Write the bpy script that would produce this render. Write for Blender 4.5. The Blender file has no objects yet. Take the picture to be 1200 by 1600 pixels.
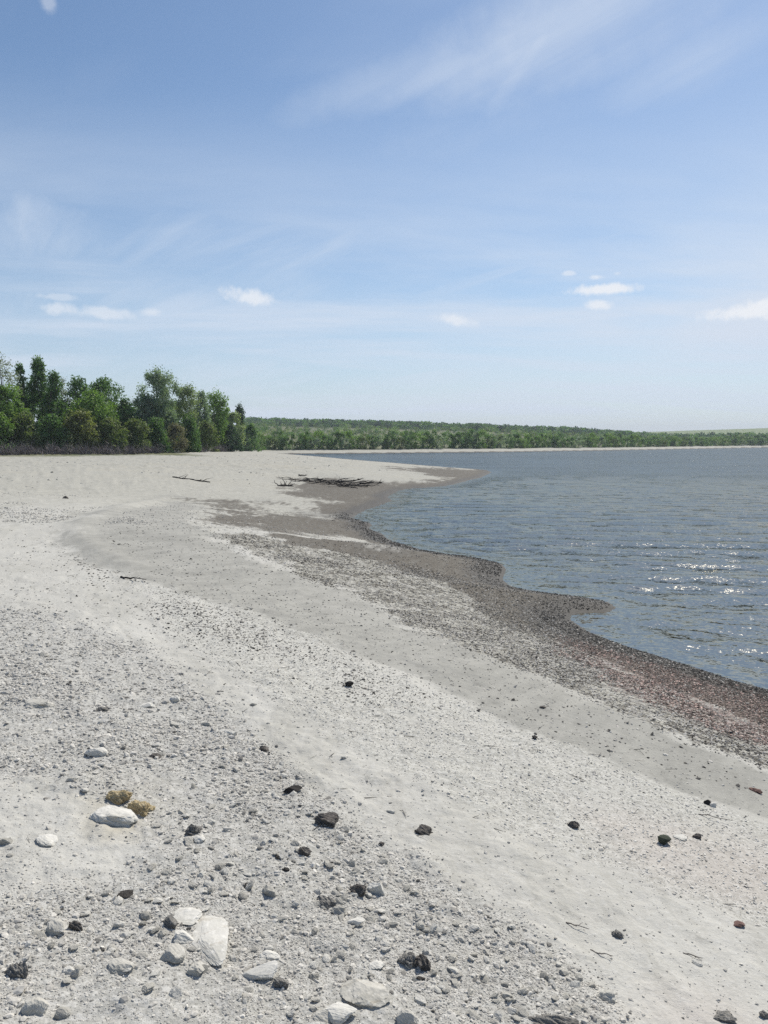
import bpy, math, random
import numpy as np
from mathutils import Vector, Matrix
R = math.radians
scene = bpy.context.scene
COL = scene.collection
# ------------------------------------------------------------------ camera
CAM_H, F, HOR = 2.4, 1232.0, 690.0          # focal length and horizon in photo pixels (1200 x 1600)
PITCH = math.atan((800 - HOR) / F)
cd = bpy.data.cameras.new('camera'); cam = bpy.data.objects.new('camera', cd); COL.objects.link(cam)
cam.location = (0, 0, CAM_H); cam.rotation_euler = (math.pi/2 - PITCH, 0, 0)
cd.sensor_fit = 'VERTICAL'; cd.angle = 2*math.atan(800/F); cd.clip_start = 0.05; cd.clip_end = 9000
scene.camera = cam
# ------------------------------------------------------------------ sun, sky, exposure
SUN_AZ, SUN_EL = R(30), R(50)               # azimuth to the right of +Y
sd_ = Vector((math.sin(SUN_AZ)*math.cos(SUN_EL), math.cos(SUN_AZ)*math.cos(SUN_EL), math.sin(SUN_EL)))
sl = bpy.data.lights.new('sun', 'SUN'); sl.energy = 4.8; sl.angle = R(0.53); sl.color = (1.0, 0.94, 0.835)
sun = bpy.data.objects.new('sun', sl); COL.objects.link(sun); sun.rotation_euler = sd_.to_track_quat('Z', 'Y').to_euler()
scene.view_settings.view_transform = 'Standard'; scene.view_settings.look = 'None'
scene.view_settings.exposure = 0.0; scene.cycles.sample_clamp_direct = 4.0; scene.cycles.use_denoising = False
scene.view_settings.gamma = 1; scene.view_settings.use_curve_mapping = False

def raydir(px, py):
    dx, dy = (px-600)/F, (800-py)/F
    return Vector((dx, math.cos(PITCH)+dy*math.sin(PITCH), -math.sin(PITCH)+dy*math.cos(PITCH))).normalized()

class NT:
    """small helper for node trees"""
    def __init__(s, tree): s.t = tree; s.n = tree.nodes; s.l = tree.links
    def put(s, sock, v):
        if isinstance(v, bpy.types.NodeSocket): s.l.new(v, sock)
        else: sock.default_value = v
    def node(s, typ, ins=None, **props):
        n = s.n.new(typ)
        for k, v in props.items(): setattr(n, k, v)
        for k, v in (ins or {}).items(): s.put(n.inputs[k], v)
        return n
    def math(s, op, a, b=None, c=None, clamp=False):
        n = s.n.new('ShaderNodeMath'); n.operation = op; n.use_clamp = clamp
        s.put(n.inputs[0], a)
        if b is not None: s.put(n.inputs[1], b)
        if c is not None: s.put(n.inputs[2], c)
        return n.outputs[0]
    def vm(s, op, a, b=None):
        n = s.n.new('ShaderNodeVectorMath'); n.operation = op
        s.put(n.inputs[0], a)
        if b is not None:
            s.put(n.inputs['Scale' if op == 'SCALE' else 1], b)
        return n.outputs['Value'] if op in ('DOT_PRODUCT', 'LENGTH') else n.outputs[0]
    def step(s, v, a, b, lo=0.0, hi=1.0):
        n = s.n.new('ShaderNodeMapRange'); n.interpolation_type = 'SMOOTHSTEP'
        s.put(n.inputs['Value'], v); s.put(n.inputs['From Min'], a); s.put(n.inputs['From Max'], b)
        s.put(n.inputs['To Min'], lo); s.put(n.inputs['To Max'], hi); return n.outputs[0]
    def noise(s, vec, scale, detail=4, rough=0.55, dist=0.0, out=0):
        n = s.n.new('ShaderNodeTexNoise'); s.put(n.inputs['Vector'], vec); n.inputs['Scale'].default_value = scale
        n.inputs['Detail'].default_value = detail; n.inputs['Roughness'].default_value = rough; n.inputs['Distortion'].default_value = dist
        return n.outputs[out]
    def mix(s, f, a, b, mode='MIX'):
        n = s.n.new('ShaderNodeMix'); n.data_type = 'RGBA'; n.blend_type = mode
        s.put(n.inputs[0], f)
        for i, v in ((6, a), (7, b)):
            if isinstance(v, tuple) and len(v) == 3: v = v + (1,)
            s.put(n.inputs[i], v)
        return n.outputs[2]
    def _rot(s, vec, rot):
        n = s.n.new('ShaderNodeMapping'); s.put(n.inputs[0], vec); n.inputs['Rotation'].default_value = rot; return n.outputs[0]
    def mapping(s, vec, rot=(0, 0, 0), scale=(1, 1, 1), loc=(0, 0, 0)):
        if any(rot): vec = s._rot(vec, rot)
        rot = (0, 0, 0)
        n = s.n.new('ShaderNodeMapping'); s.put(n.inputs[0], vec)
        n.inputs['Location'].default_value = loc; n.inputs['Rotation'].default_value = rot; n.inputs['Scale'].default_value = scale
        return n.outputs[0]

world = bpy.data.worlds.new('World'); scene.world = world; world.use_nodes = True
w = NT(world.node_tree); w.n.clear()
sky = w.node('ShaderNodeTexSky', sky_type='NISHITA', sun_disc=False, sun_elevation=SUN_EL, sun_rotation=SUN_AZ,
             altitude=100, air_density=1.0, dust_density=0.6, ozone_density=2.2)
SKY_K = 0.098
gen = w.node('ShaderNodeTexCoord').outputs['Generated']
sep = w.node('ShaderNodeSeparateXYZ', {0: gen})
zc = w.math('MAXIMUM', sep.outputs[2], 0.0)
inv = w.math('DIVIDE', 1.0, w.math('ADD', zc, 0.10))
plane = w.vm('SCALE', gen, inv)                                  # seen on a layer high above the lake
# cirrus streaks
c1 = w.noise(w.mapping(plane, rot=(0, 0, R(53)), scale=(0.30, 1.5, 1)), 1.1, 6, 0.6, 0.5)
c2 = w.noise(w.mapping(plane, rot=(0, 0, R(40)), scale=(0.4, 0.9, 1), loc=(3.1, 1.7, 0)), 0.7, 5, 0.6, 0.5)
cir = w.math('MULTIPLY', w.step(c1, 0.41, 0.84), w.step(c2, 0.36, 0.70))
low = w.noise(w.mapping(plane, rot=(0, 0, R(-8)), scale=(0.25, 0.55, 1), loc=(7.3, 2.2, 0)), 1.0, 6, 0.6, 0.4)
low = w.math('MULTIPLY', w.step(low, 0.34, 0.64), w.step(sep.outputs[2], 0.42, 0.12))

def blob(px, py, sx, sy, rot=0.0, soft=(1.0, 0.2), wob=0.5, wsc=10.0, det=4):
    d = raydir(px, py); rt = Vector((0, 0, 1)).cross(d).normalized() * -1; up = rt.cross(d)
    if up.z < 0: up = -up
    a = R(rot); rx = rt*math.cos(a)+up*math.sin(a); ry = up*math.cos(a)-rt*math.sin(a)
    a1 = w.math('MULTIPLY_ADD', w.vm('DOT_PRODUCT', gen, tuple(rx)), F/sx, -d.dot(rx)*F/sx)
    b1 = w.math('MULTIPLY_ADD', w.vm('DOT_PRODUCT', gen, tuple(ry)), F/sy, -d.dot(ry)*F/sy)
    r2 = w.math('ADD', w.math('MULTIPLY', a1, a1), w.math('MULTIPLY', b1, b1))
    nz = w.noise(gen, wsc, det, 0.65)
    r2 = w.math('ADD', w.math('SQRT', r2), w.math('MULTIPLY', w.math('SUBTRACT', nz, 0.5), wob*2))
    return w.step(r2, soft[0], soft[1])
# broad brighter patches of cirrus
for (px, py, sx, sy, rot, k) in ((900, 45, 260, 70, 16, 0.55), (830, 85, 110, 22, 48, 0.60), (700, 110, 150, 26, 20, 0.4), (600, 130, 200, 34, 17, 0.28),
                                 (1120, 90, 160, 45, 15, 0.35), (20, 345, 130, 60, -12, 0.62), (620, 250, 330, 60, 14, 0.22),
                                 (100, 165, 120, 30, 38, 0.14), (260, 480, 420, 60, 6, 0.48), (560, 580, 520, 40, 0, 0.42), (900, 640, 520, 40, 0, 0.3)):
    b = blob(px, py, sx, sy, rot, (1.5, 0.0), 1.3, 4.0, 7)
    tex = w.math('MULTIPLY_ADD', w.step(c1, 0.36, 0.66), 0.85, 0.15)
    cir = w.math('MAXIMUM', cir, w.math('MULTIPLY', w.math('MULTIPLY', b, tex), k*1.5))
cloud = w.math('MAXIMUM', w.math('MULTIPLY', cir, 0.78), w.math('MULTIPLY', low, 1.0))
cum = None
for (px, py, sx, sy, rot, k) in ((943, 452, 48, 8, 0, .95), (936, 477, 20, 8, -3, .8), (931, 433, 11, 4, 0, .6), (889, 427, 9, 3, 0, .5), (965, 427, 6, 3, 0, .3),
                                 (1180, 487, 55, 11, 2, 1.0), (1200, 477, 28, 10, 0, 1.0), (390, 465, 36, 11, -9, .8), (708, 500, 32, 8, -10, .65),
                                 (95, 482, 28, 8, -2, .55), (160, 488, 42, 8, -2, .5), (235, 488, 18, 6, 0, .5), (75, 4, 10, 12, 0, .3), (85, 464, 32, 5, 0, .35)):
    b = w.math('MULTIPLY', blob(px, py, sx, sy, rot, (1.35, 0.30), 1.25, 42.0, 6), k)
    cum = b if cum is None else w.math('MAXIMUM', cum, b)
hz = w.math('POWER', w.math('SUBTRACT', 1.0, w.math('MINIMUM', zc, 1.0)), 7.0)
skyc = w.mix(1.0, sky.outputs[0], (SKY_K*.90, SKY_K*1.00, SKY_K*1.06), 'MULTIPLY')
skyc = w.mix(w.math('MULTIPLY', hz, 0.72), skyc, (0.63, 0.71, 0.86))
skyc = w.mix(cloud, skyc, (0.68, 0.76, 0.88))
skyc = w.mix(cum, skyc, (0.86, 0.89, 0.94))
bg = w.node('ShaderNodeBackground', {0: skyc, 1: 1.0})
w.l.new(bg.outputs[0], w.node('ShaderNodeOutputWorld').inputs[0])

# ------------------------------------------------------------------ numeric helpers
rng = np.random.default_rng(11)
def _hash(ix, iy, s):
    h = (ix.astype(np.int64)*374761393 + iy.astype(np.int64)*668265263 + s*974711) & 0x7fffffff
    h = ((h ^ (h >> 13))*1274126177) & 0x7fffffff
    return ((h ^ (h >> 16)) & 0xffff) / 65535.0
def vnoise(x, y, s=0):
    ix, iy = np.floor(x), np.floor(y); fx, fy = x-ix, y-iy
    u, v = fx*fx*fx*(fx*(fx*6-15)+10), fy*fy*fy*(fy*(fy*6-15)+10)
    a, b, c, d = _hash(ix, iy, s), _hash(ix+1, iy, s), _hash(ix, iy+1, s), _hash(ix+1, iy+1, s)
    return (a*(1-u)+b*u)*(1-v)+(c*(1-u)+d*u)*v*1.0
def fbm(x, y, o=4, s=0, g=0.5):
    t, a, n = 0, 1.0, 0
    for k in range(o):
        c, q = math.cos(k*1.3), math.sin(k*1.3)
        t = t + a*vnoise((x*c-y*q)*2**k+k*17.3, (x*q+y*c)*2**k-k*9.1, s+k); n += a; a *= g
    return t/n*2-1                                       # -1..1
def sstep(a, b, x):
    t = np.clip((x-a)/(b-a), 0, 1); return t*t*(3-2*t)
def poly_sd(x, y, P, closed=True):
    """signed distance, positive inside"""
    P = np.asarray(P, float); n = len(P); best = np.full(x.shape, 1e18); ins = np.zeros(x.shape, bool)
    for i in range(n if closed else n-1):
        ax, ay = P[i]; bx, by = P[(i+1) % n]; ex, ey = bx-ax, by-ay
        t = np.clip(((x-ax)*ex+(y-ay)*ey)/(ex*ex+ey*ey+1e-12), 0, 1)
        best = np.minimum(best, (x-ax-t*ex)**2+(y-ay-t*ey)**2)
        if ay != by:
            c = ((ay > y) != (by > y)) & (x < ex*(y-ay)/ey+ax)
            ins ^= c
    d = np.sqrt(best)
    return np.where(ins, d, -d) if closed else d

# ------------------------------------------------------------------ shoreline (plan of the lake, metres)
def onplane(px, py, z):
    d = raydir(px, py); t = (z-CAM_H)/d.z; return (d.x*t, d.y*t)
SH = [(1560, 1190), (1400, 1140), (1200, 1079), (1158, 1068), (1096, 1047), (1033, 1027), (992, 1015), (950, 1000), (917, 987), (892, 970), (890, 962), (904, 957),
      (950, 956), (962, 950), (950, 941), (908, 934), (867, 929), (825, 923), (796, 916), (785, 906), (790, 889), (783, 881), (742, 872), (700, 867),
      (658, 860), (637, 853), (608, 845), (598, 835), (575, 826), (582, 819), (548, 809), (572, 796), (598, 787), (612, 782), (604, 776), (621, 767), (639, 763),
      (690, 760.5), (715, 755), (730, 751), (751, 746), (768, 738), (760, 734.5), (695, 730), (625, 724), (555, 718.5), (500, 713.5), (462, 710.6),
      (450, 709.6), (500, 709.2), (590, 708.6), (700, 707.3), (800, 706.3), (880, 705), (960, 703.8), (1060, 702), (1150, 700.2), (1200, 699.4), (1300, 698.6), (1500, 698.2)]
lake = [onplane(a, b, 0.0) for a, b in SH]
lake += [(420, 300), (420, -60), (18, -60), (5.6, -12), (4.9, 0), (lake[0][0]-0.15, lake[0][1]-2.5)]
LK = np.array(lake)
def shore(x, y):
    return -poly_sd(x, y, LK)                            # positive on land
_px = np.array([-400, 0, 400, 600, 800, 900, 1000, 1080, 1200, 1500])
_hill = np.array([12.8, 12.8, 12.6, 10.8, 8.2, 6.4, 3.6, 3.0, 3.0, 3.4])
_field = np.array([4, 4, 4, 5, 8, 10.5, 13.2, 15.3, 17.6, 20.0])
_shr = np.array([230, 200, 158, 172, 190, 215, 250, 275, 325, 420])
def terrain(x, y, d=None, fine=True):
    r = np.hypot(x, y)
    if d is None: d = shore(x, y)
    near = sstep(14, 34, r)
    dd = d + fbm(x*1.3, y*1.3, 3, 5)*np.clip(0.004*r, 0.02, 0.25)*sstep(0, .3, np.abs(d)+.1)
    L = 4.1+near*7.0
    P = 1.13+0.12*sstep(40, 90, r)
    land = P*(1-np.exp(-(np.clip(dd, 0, None)/L)**1.4))
    land += 0.035*(1-np.exp(-np.clip(dd, 0, None)/0.05))          # small cut bank at the waterline
    water = np.clip(dd, -60, 0)*0.10
    z = np.where(dd > 0, land, water)
    px = 600+F*x/np.maximum(y, 1e-3); px = np.where(y > 5, px, np.where(x > 0, 1500, -400))
    rs = np.interp(px, _px, _shr); hl = np.interp(px, _px, _hill); fl = np.interp(px, _px, _field)
    t = np.clip((r-rs-22)/(500-rs-22), 0, 1); up = sstep(0.0, 1.0, t)*0.45+t*0.55
    farl = sstep(0, 12, d)
    z = z + farl*np.clip(hl-1.2, 0, None)*up*(1-0.7*sstep(520, 760, r))
    z = z + farl*np.clip(fl-1.2, 0, None)*sstep(560, 1050, r)*(1-0.6*sstep(1200, 2600, r))
    if fine:
        m = sstep(0.0, 1.2, d)
        z = z + m*0.030*fbm(x*0.55, y*0.55, 3, 21)*(1-sstep(60, 120, r))
        lump = np.clip(fbm(x*5.5, y*5.5, 4, 33), 0, 1)
        z = z + m*lump*0.024*(1-sstep(16, 40, r))*sstep(1.5, 5, d)
        z = z + m*fbm(x*15, y*15, 3, 37)*0.009*(1-sstep(5, 12, r))*sstep(2.0, 5, d)
        z = z + m*np.clip(fbm(x*1.9, y*1.9, 4, 39), 0, 1)*0.11*sstep(18, 30, r)*(1-sstep(80, 120, r))*sstep(5.5, 11, d)
        z = z + m*0.020*fbm(d*1.9, (x+y)*0.22, 4, 57)*sstep(1.5, 4, d)*(1-sstep(30, 60, r))
        z = z + 0.12*farl*fbm(x*0.11, y*0.11, 3, 8)*sstep(30, 70, r)*sstep(4, 14, d)
    return z
def ground_at(px, py):
    d = raydir(px, py); z = 0.7
    for k in range(40):
        t = (z-CAM_H)/d.z; x, y = d.x*t, d.y*t
        zn = float(terrain(np.array([x]), np.array([y]), fine=(k > 8))[0]); z = z*0.5+zn*0.5
    return (x, y, z)
def onland(pts): return np.array([ground_at(a, b)[:2] for a, b in pts])

# ------------------------------------------------------------------ zones of the beach (traced on the ground, metres)
Z = {
 'brown': [(430, 835), (540, 845), (600, 838), (640, 853), (700, 867), (783, 881), (790, 906), (867, 929), (955, 945), (890, 965), (950, 1000), (1033, 1027), (1200, 1079), (1400, 1140),
           (1400, 1240), (1200, 1138), (1100, 1096), (1000, 1056), (900, 1008), (800, 962), (700, 915), (600, 880), (520, 862), (450, 850)],
 'litter': [(320, 822), (450, 846), (600, 870), (700, 900), (900, 965), (1100, 1030), (1200, 1075), (1400, 1150), (1400, 1310), (1200, 1205), (1000, 1128), (850, 1062), (750, 1024), (600, 950), (500, 905), (400, 868)],
 'red': [(900, 1000), (1000, 1030), (1200, 1090), (1400, 1160), (1400, 1240), (1200, 1165), (1120, 1140), (1010, 1100), (935, 1060)],
 'grey': [(60, 850), (110, 815), (200, 790), (300, 774), (330, 830), (400, 868), (500, 905), (600, 950), (750, 1024), (850, 1062), (1000, 1128), (1200, 1205), (1400, 1310), (1400, 1390), (1200, 1285), (1000, 1205),
          (800, 1130), (600, 1040), (450, 985), (300, 935), (150, 885)],
 'shingle': [(200, 900), (450, 975), (600, 1045), (800, 1135), (1000, 1205), (1200, 1285), (1400, 1390), (1400, 1540), (1200, 1450), (1000, 1375), (800, 1300), (600, 1200), (450, 1110), (300, 1000)],
 'gravel': [(-700, 900), (0, 935), (150, 985), (300, 1045), (470, 1200), (600, 1310), (800, 1430), (960, 1560), (1080, 1760), (500, 2300), (-900, 2300)],
 'smooth': [(-500, 1225), (60, 1210), (200, 1270), (250, 1330), (170, 1400), (60, 1415), (-500, 1430)],
 'mud1': [(455, 768), (480, 750), (540, 746), (600, 752), (660, 763), (600, 778), (612, 784), (560, 800), (545, 812), (500, 806), (470, 792), (505, 782)],
 'mud2': [(300, 780), (433, 781), (412, 797), (390, 803), (470, 803), (556, 808), (590, 824), (600, 838), (560, 842), (433, 834), (365, 825), (318, 808), (340, 795)],
 'mud3': [(610, 730), (690, 731), (762, 735), (772, 741), (735, 752), (700, 757), (640, 758), (668, 750), (712, 748), (650, 738)],
 'film1': [(560, 846), (650, 852), (700, 862), (640, 868), (560, 862)],
 'film2': [(478, 800), (555, 802), (565, 810), (500, 811)],
 'pink1': [(960, 1290), (1100, 1310), (1300, 1360), (1300, 1430), (1150, 1400), (1000, 1340)],
 'pink2': [(1000, 1530), (1130, 1540), (1250, 1620), (1100, 1680), (980, 1580)],
 'tan': [(165, 1225), (245, 1225), (255, 1300), (170, 1300)],
}
ZP = {k: onland(v) for k, v in Z.items()}
def zone(k, x, y, soft=0.012, wob=0.035, seed=3):
    r = np.hypot(x, y)
    n = fbm(x*1.1, y*0.9, 3, seed)*wob*r + fbm(x*6, y*6, 2, seed+4)*wob*0.35*r
    s = soft*r+0.03
    return sstep(-s, s, poly_sd(x, y, ZP[k])+n)

def mesh_obj(name, V, faces, mats, parent=None, smooth=False, attrs=None, midx=None):
    """V (n,3) array; faces list of (m,k) int arrays"""
    me = bpy.data.meshes.new(name)
    faces = [np.asarray(f) for f in (faces if isinstance(faces, list) else [faces]) if len(f)]
    loops = np.concatenate([f.ravel() for f in faces]); sizes = np.concatenate([np.full(len(f), f.shape[1]) for f in faces])
    me.vertices.add(len(V)); me.vertices.foreach_set('co', np.asarray(V, np.float32).ravel())
    me.loops.add(len(loops)); me.loops.foreach_set('vertex_index', loops.astype(np.int32))
    me.polygons.add(len(sizes)); me.polygons.foreach_set('loop_start', np.concatenate([[0], np.cumsum(sizes)[:-1]]).astype(np.int32))
    me.polygons.foreach_set('loop_total', sizes.astype(np.int32))
    for m in (mats if isinstance(mats, (list, tuple)) else [mats]): me.materials.append(m)
    if midx is not None: me.polygons.foreach_set('material_index', np.asarray(midx, np.int32))
    me.update(calc_edges=True); me.validate()
    me.polygons.foreach_set('use_smooth', np.full(len(me.polygons), smooth))
    for k, a in (attrs or {}).items():
        a = np.asarray(a, np.float32)
        if a.ndim == 1:
            at = me.attributes.new(k, 'FLOAT', 'POINT'); at.data.foreach_set('value', a)
        else:
            if a.shape[1] == 3: a = np.concatenate([a, np.ones((len(a), 1), np.float32)], 1)
            at = me.color_attributes.new(k, 'FLOAT_COLOR', 'POINT'); at.data.foreach_set('color', a.ravel())
    o = bpy.data.objects.new(name, me); COL.objects.link(o)
    if parent: o.parent = parent
    return o
def tag(o, label=None, cat=None, group=None, kind=None):
    for k, v in (('label', label), ('category', cat), ('group', group), ('kind', kind)):
        if v: o[k] = v
    return o

# ------------------------------------------------------------------ materials
def new_mat(name):
    m = bpy.data.materials.new(name); m.use_nodes = True; t = NT(m.node_tree); t.n.clear()
    return m, t
def finish(t, shader): t.l.new(shader, t.node('ShaderNodeOutputMaterial').inputs[0])

def ground_mat():
    m, t = new_mat('ground')
    pos = t.node('ShaderNodeNewGeometry').outputs['Position']
    za = t.node('ShaderNodeSeparateColor', {0: t.node('ShaderNodeAttribute', attribute_name='zone_a').outputs['Color']}).outputs
    zb = t.node('ShaderNodeSeparateColor', {0: t.node('ShaderNodeAttribute', attribute_name='zone_b').outputs['Color']}).outputs
    zd = t.node('ShaderNodeSeparateColor', {0: t.node('ShaderNodeAttribute', attribute_name='zone_c').outputs['Color']}).outputs
    mud, litter, red = za[0], za[1], za[2]
    grey, shing, grav = zb[0], zb[1], zb[2]
    wet, veg, tan = zd[0], zd[1], zd[2]
    dsh = t.node('ShaderNodeAttribute', attribute_name='dshore').outputs['Fac']
    sp = t.node('ShaderNodeSeparateXYZ', {0: pos}).outputs
    along = t.node('ShaderNodeCombineXYZ', {0: t.math('MULTIPLY', dsh, 1.7), 1: t.math('MULTIPLY', sp[0], .35), 2: t.math('MULTIPLY', sp[1], .35)}).outputs[0]
    band = t.noise(along, 1.0, 6, .68); band2 = t.noise(along, 4.5, 5, .7)
    bn = t.math('MULTIPLY_ADD', band2, .5, t.math('MULTIPLY', t.noise(pos, 3.3, 7, 0.78), .5))
    def brk(mk, k=2.2):
        w_ = t.math('SUBTRACT', 1.0, t.math('ABSOLUTE', t.math('MULTIPLY_ADD', mk, 2.0, -1.0)))
        return t.step(t.math('ADD', mk, t.math('MULTIPLY', t.math('MULTIPLY', t.math('SUBTRACT', bn, .5), k), w_)), .28, .72)
    litter, grey, shing, grav = brk(litter, 3.0), brk(grey), brk(shing, 3.0), brk(grav, 2.6)
    big = t.noise(pos, 0.9, 5, 0.6); mid = t.noise(pos, 6.0, 5, 0.65); fin = t.noise(pos, 45.0, 4, 0.7); mic = t.noise(pos, 190.0, 3, 0.7)
    streak = t.noise(t.mapping(pos, rot=(0, 0, R(25)), scale=(3.2, 0.9, 1)), 1.5, 6, 0.65)
    dry = t.mix(t.step(big, .3, .7), (.445, .432, .392), (.505, .493, .452))
    dry = t.mix(t.step(mid, .35, .75, 0, .55), dry, (.40, .394, .362))
    dry = t.mix(t.step(fin, .45, .8, 0, .55), dry, (.60, .595, .57))
    dry = t.mix(t.step(mic, .5, .75, 0, .45), dry, (.33, .325, .30))
    far = t.step(t.vm('LENGTH', pos), 9, 30)
    dry = t.mix(t.math('MULTIPLY', t.step(band, .48, .66), t.math('MULTIPLY_ADD', far, .5, .35)), dry, (.34, .33, .285))
    dry = t.mix(t.math('MULTIPLY', t.step(band2, .52, .66), t.math('MULTIPLY_ADD', far, .5, .3)), dry, (.30, .29, .255))
    dry = t.mix(t.math('MULTIPLY', far, .9), dry, t.mix(t.step(mid, .35, .65), (.31, .302, .262), (.42, .408, .358)))
    dry = t.mix(t.math('MULTIPLY', tan, .45), dry, (.42, .37, .26))
    g = t.mix(t.step(streak, .35, .7), (.345, .338, .305), (.265, .26, .235))
    g = t.mix(t.step(fin, .5, .75, 0, .5), g, (.40, .39, .36))
    g = t.mix(t.step(t.noise(pos, 22, 4, .75), .60, .72, 0, .7), g, (.16, .155, .14))
    c = t.mix(t.math('MULTIPLY', grey, t.step(big, .2, .6, .6, 1.0)), dry, g)
    sh = t.mix(t.step(fin, .40, .62), (.33, .322, .285), (.53, .52, .475))
    sh = t.mix(t.step(mic, .52, .66, 0, .8), sh, (.72, .715, .69))
    c = t.mix(t.math('MULTIPLY', shing, t.step(mid, .35, .6, .35, .9)), c, sh)
    gr = t.mix(t.step(fin, .42, .62), (.34, .335, .31), (.53, .52, .49))
    gr = t.mix(t.step(t.noise(pos, 75.0, 3, .6), 0.57, .64, 0, .45), gr, (.20, .195, .175))  # dark specks in the gravel colour stand for tiny shadows between chips
    c = t.mix(t.math('MULTIPLY', grav, .7), c, gr)
    l1 = t.step(t.noise(t.mapping(pos, rot=(0, 0, R(35)), scale=(1, 1.6, 1)), 11.0, 7, .8), .46, .53)
    lc = t.mix(l1, (.40, .388, .34), (.095, .086, .070))
    lc = t.mix(t.math('MULTIPLY', red, t.step(mid, .3, .6)), lc, t.mix(l1, (.36, .315, .29), (.095, .070, .064)))
    c = t.mix(litter, c, lc)
    mc = t.mix(t.step(fin, .38, .66), (.064, .056, .045), (.165, .148, .120))
    mc = t.mix(t.step(mic, .52, .70, 0, .7), mc, (.30, .27, .23))
    mc = t.mix(t.math('MULTIPLY', t.step(band2, .45, .62), .45), mc, (.18, .172, .152))
    mc = t.mix(t.math('MULTIPLY', t.step(mid, .5, .65), .35), mc, (.14, .13, .11))
    mc = t.mix(t.math('MULTIPLY', red, .5), mc, (.18, .138, .118))
    c = t.mix(t.step(t.math('ADD', mud, t.math('MULTIPLY', t.math('SUBTRACT', band2, .5), t.math('MULTIPLY', 1.6, t.math('SUBTRACT', 1.0, t.math('ABSOLUTE', t.math('MULTIPLY_ADD', mud, 2.0, -1.0)))))), .3, .7), c, mc)
    c = t.mix(t.math('MULTIPLY', wet, .85), c, t.mix(t.step(fin, .45, .62), (.028, .026, .024), (.070, .064, .056)))
    c = t.mix(t.math('MULTIPLY', t.step(t.noise(pos, 14.0, 6, .75), .54, .66), .35), c, t.mix(1.0, c, (.62, .61, .58), 'MULTIPLY'))
    vg = t.mix(t.step(t.noise(pos, .035, 5, .6), .38, .62), (.10, .115, .05), (.17, .165, .085))
    vg = t.mix(t.step(t.noise(pos, .25, 5, .7), .45, .62, 0, .7), vg, (.055, .08, .035))
    vg = t.mix(t.step(t.vm('LENGTH', pos), 560, 680), vg, (.17, .215, .085))
    c = t.mix(veg, c, vg)
    rough = t.math('MULTIPLY_ADD', wet, -.20, .93)
    bh = t.math('ADD', t.math('MULTIPLY', fin, .8), t.math('MULTIPLY', mic, .35))
    bh = t.math('ADD', bh, t.math('MULTIPLY', mid, 1.6))
    bump = t.node('ShaderNodeBump', {'Strength': .7, 'Distance': .010, 'Height': bh}).outputs[0]
    p = t.node('ShaderNodeBsdfPrincipled', {'Base Color': c, 'Roughness': rough, 'Normal': bump})
    p.inputs['Specular IOR Level'].default_value = .3
    finish(t, p.outputs[0]); return m

def water_mat():
    m, t = new_mat('lake_water')
    pos = t.node('ShaderNodeNewGeometry').outputs['Position']; nrm = t.node('ShaderNodeNewGeometry').outputs['Normal']
    dist = t.vm('LENGTH', pos)
    dep = t.node('ShaderNodeAttribute', attribute_name='depth').outputs['Fac']
    f = t.step(dist, 10.0, 60.0)
    patch = t.noise(t.mapping(pos, scale=(.5, 1, 1)), .16, 4, .6)
    # ripple slopes, crests lying across the wind
    s1 = t.vm('SUBTRACT', t.noise(t.mapping(pos, rot=(0, 0, R(8)), scale=(.45, 1, 1)), 9.0, 3, .65, 0, 1), (.5, .5, .5))
    s2 = t.vm('SUBTRACT', t.noise(t.mapping(pos, rot=(0, 0, R(-14)), scale=(.5, 1, 1), loc=(3, 9, 0)), 2.1, 3, .6, 0, 1), (.5, .5, .5))
    s3 = t.vm('SUBTRACT', t.noise(t.mapping(pos, rot=(0, 0, R(20)), scale=(.6, 1, 1), loc=(1, 4, 0)), 26.0, 2, .6, 0, 1), (.5, .5, .5))
    s = t.vm('ADD', t.vm('ADD', t.vm('SCALE', s1, .92), t.vm('SCALE', s3, 1.2)), t.vm('SCALE', s2, .30))
    s = t.vm('MULTIPLY', s, (.7, 1.0, 0.0))
    s = t.vm('SCALE', s, t.math('MULTIPLY_ADD', f, -.10, 1.0))
    s = t.vm('SCALE', s, t.math('MULTIPLY', t.step(patch, .3, .7, .65, 1.2), t.step(dep, 0.0, .12, .5, 1.0)))
    lean = t.vm('SCALE', t.node('ShaderNodeCombineXYZ', {0: -.03, 1: -.13, 2: 0.0}).outputs[0], t.step(dist, 28.0, 75.0))   # far normals tilted shoreward, added so distant water reflects brighter sky
    n = t.vm('NORMALIZE', t.vm('ADD', t.vm('ADD', nrm, s), lean))
    body = t.mix(t.step(dep, 0.0, 1.0), (.070, .062, .050), (.050, .056, .054))
    body = t.mix(t.step(patch, .4, .65, 0, .35), body, (.075, .080, .075))
    dif = t.node('ShaderNodeBsdfDiffuse', {'Color': body}).outputs[0]
    tr = t.node('ShaderNodeBsdfTransparent', {'Color': (.82, .84, .84, 1)}).outputs[0]
    mx = t.node('ShaderNodeMixShader', {0: t.step(dep, 0.0, .34, .25, 1.0), 1: tr, 2: dif}).outputs[0]
    gl = t.node('ShaderNodeBsdfGlossy', {'Color': (.47, .455, .40, 1), 'Roughness': .03, 'Normal': n}).outputs[0]
    fr = t.node('ShaderNodeFresnel', {'IOR': 1.333, 'Normal': n}).outputs[0]
    o = t.node('ShaderNodeMixShader', {0: fr, 1: mx, 2: gl}).outputs[0]
    finish(t, o); return m

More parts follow.
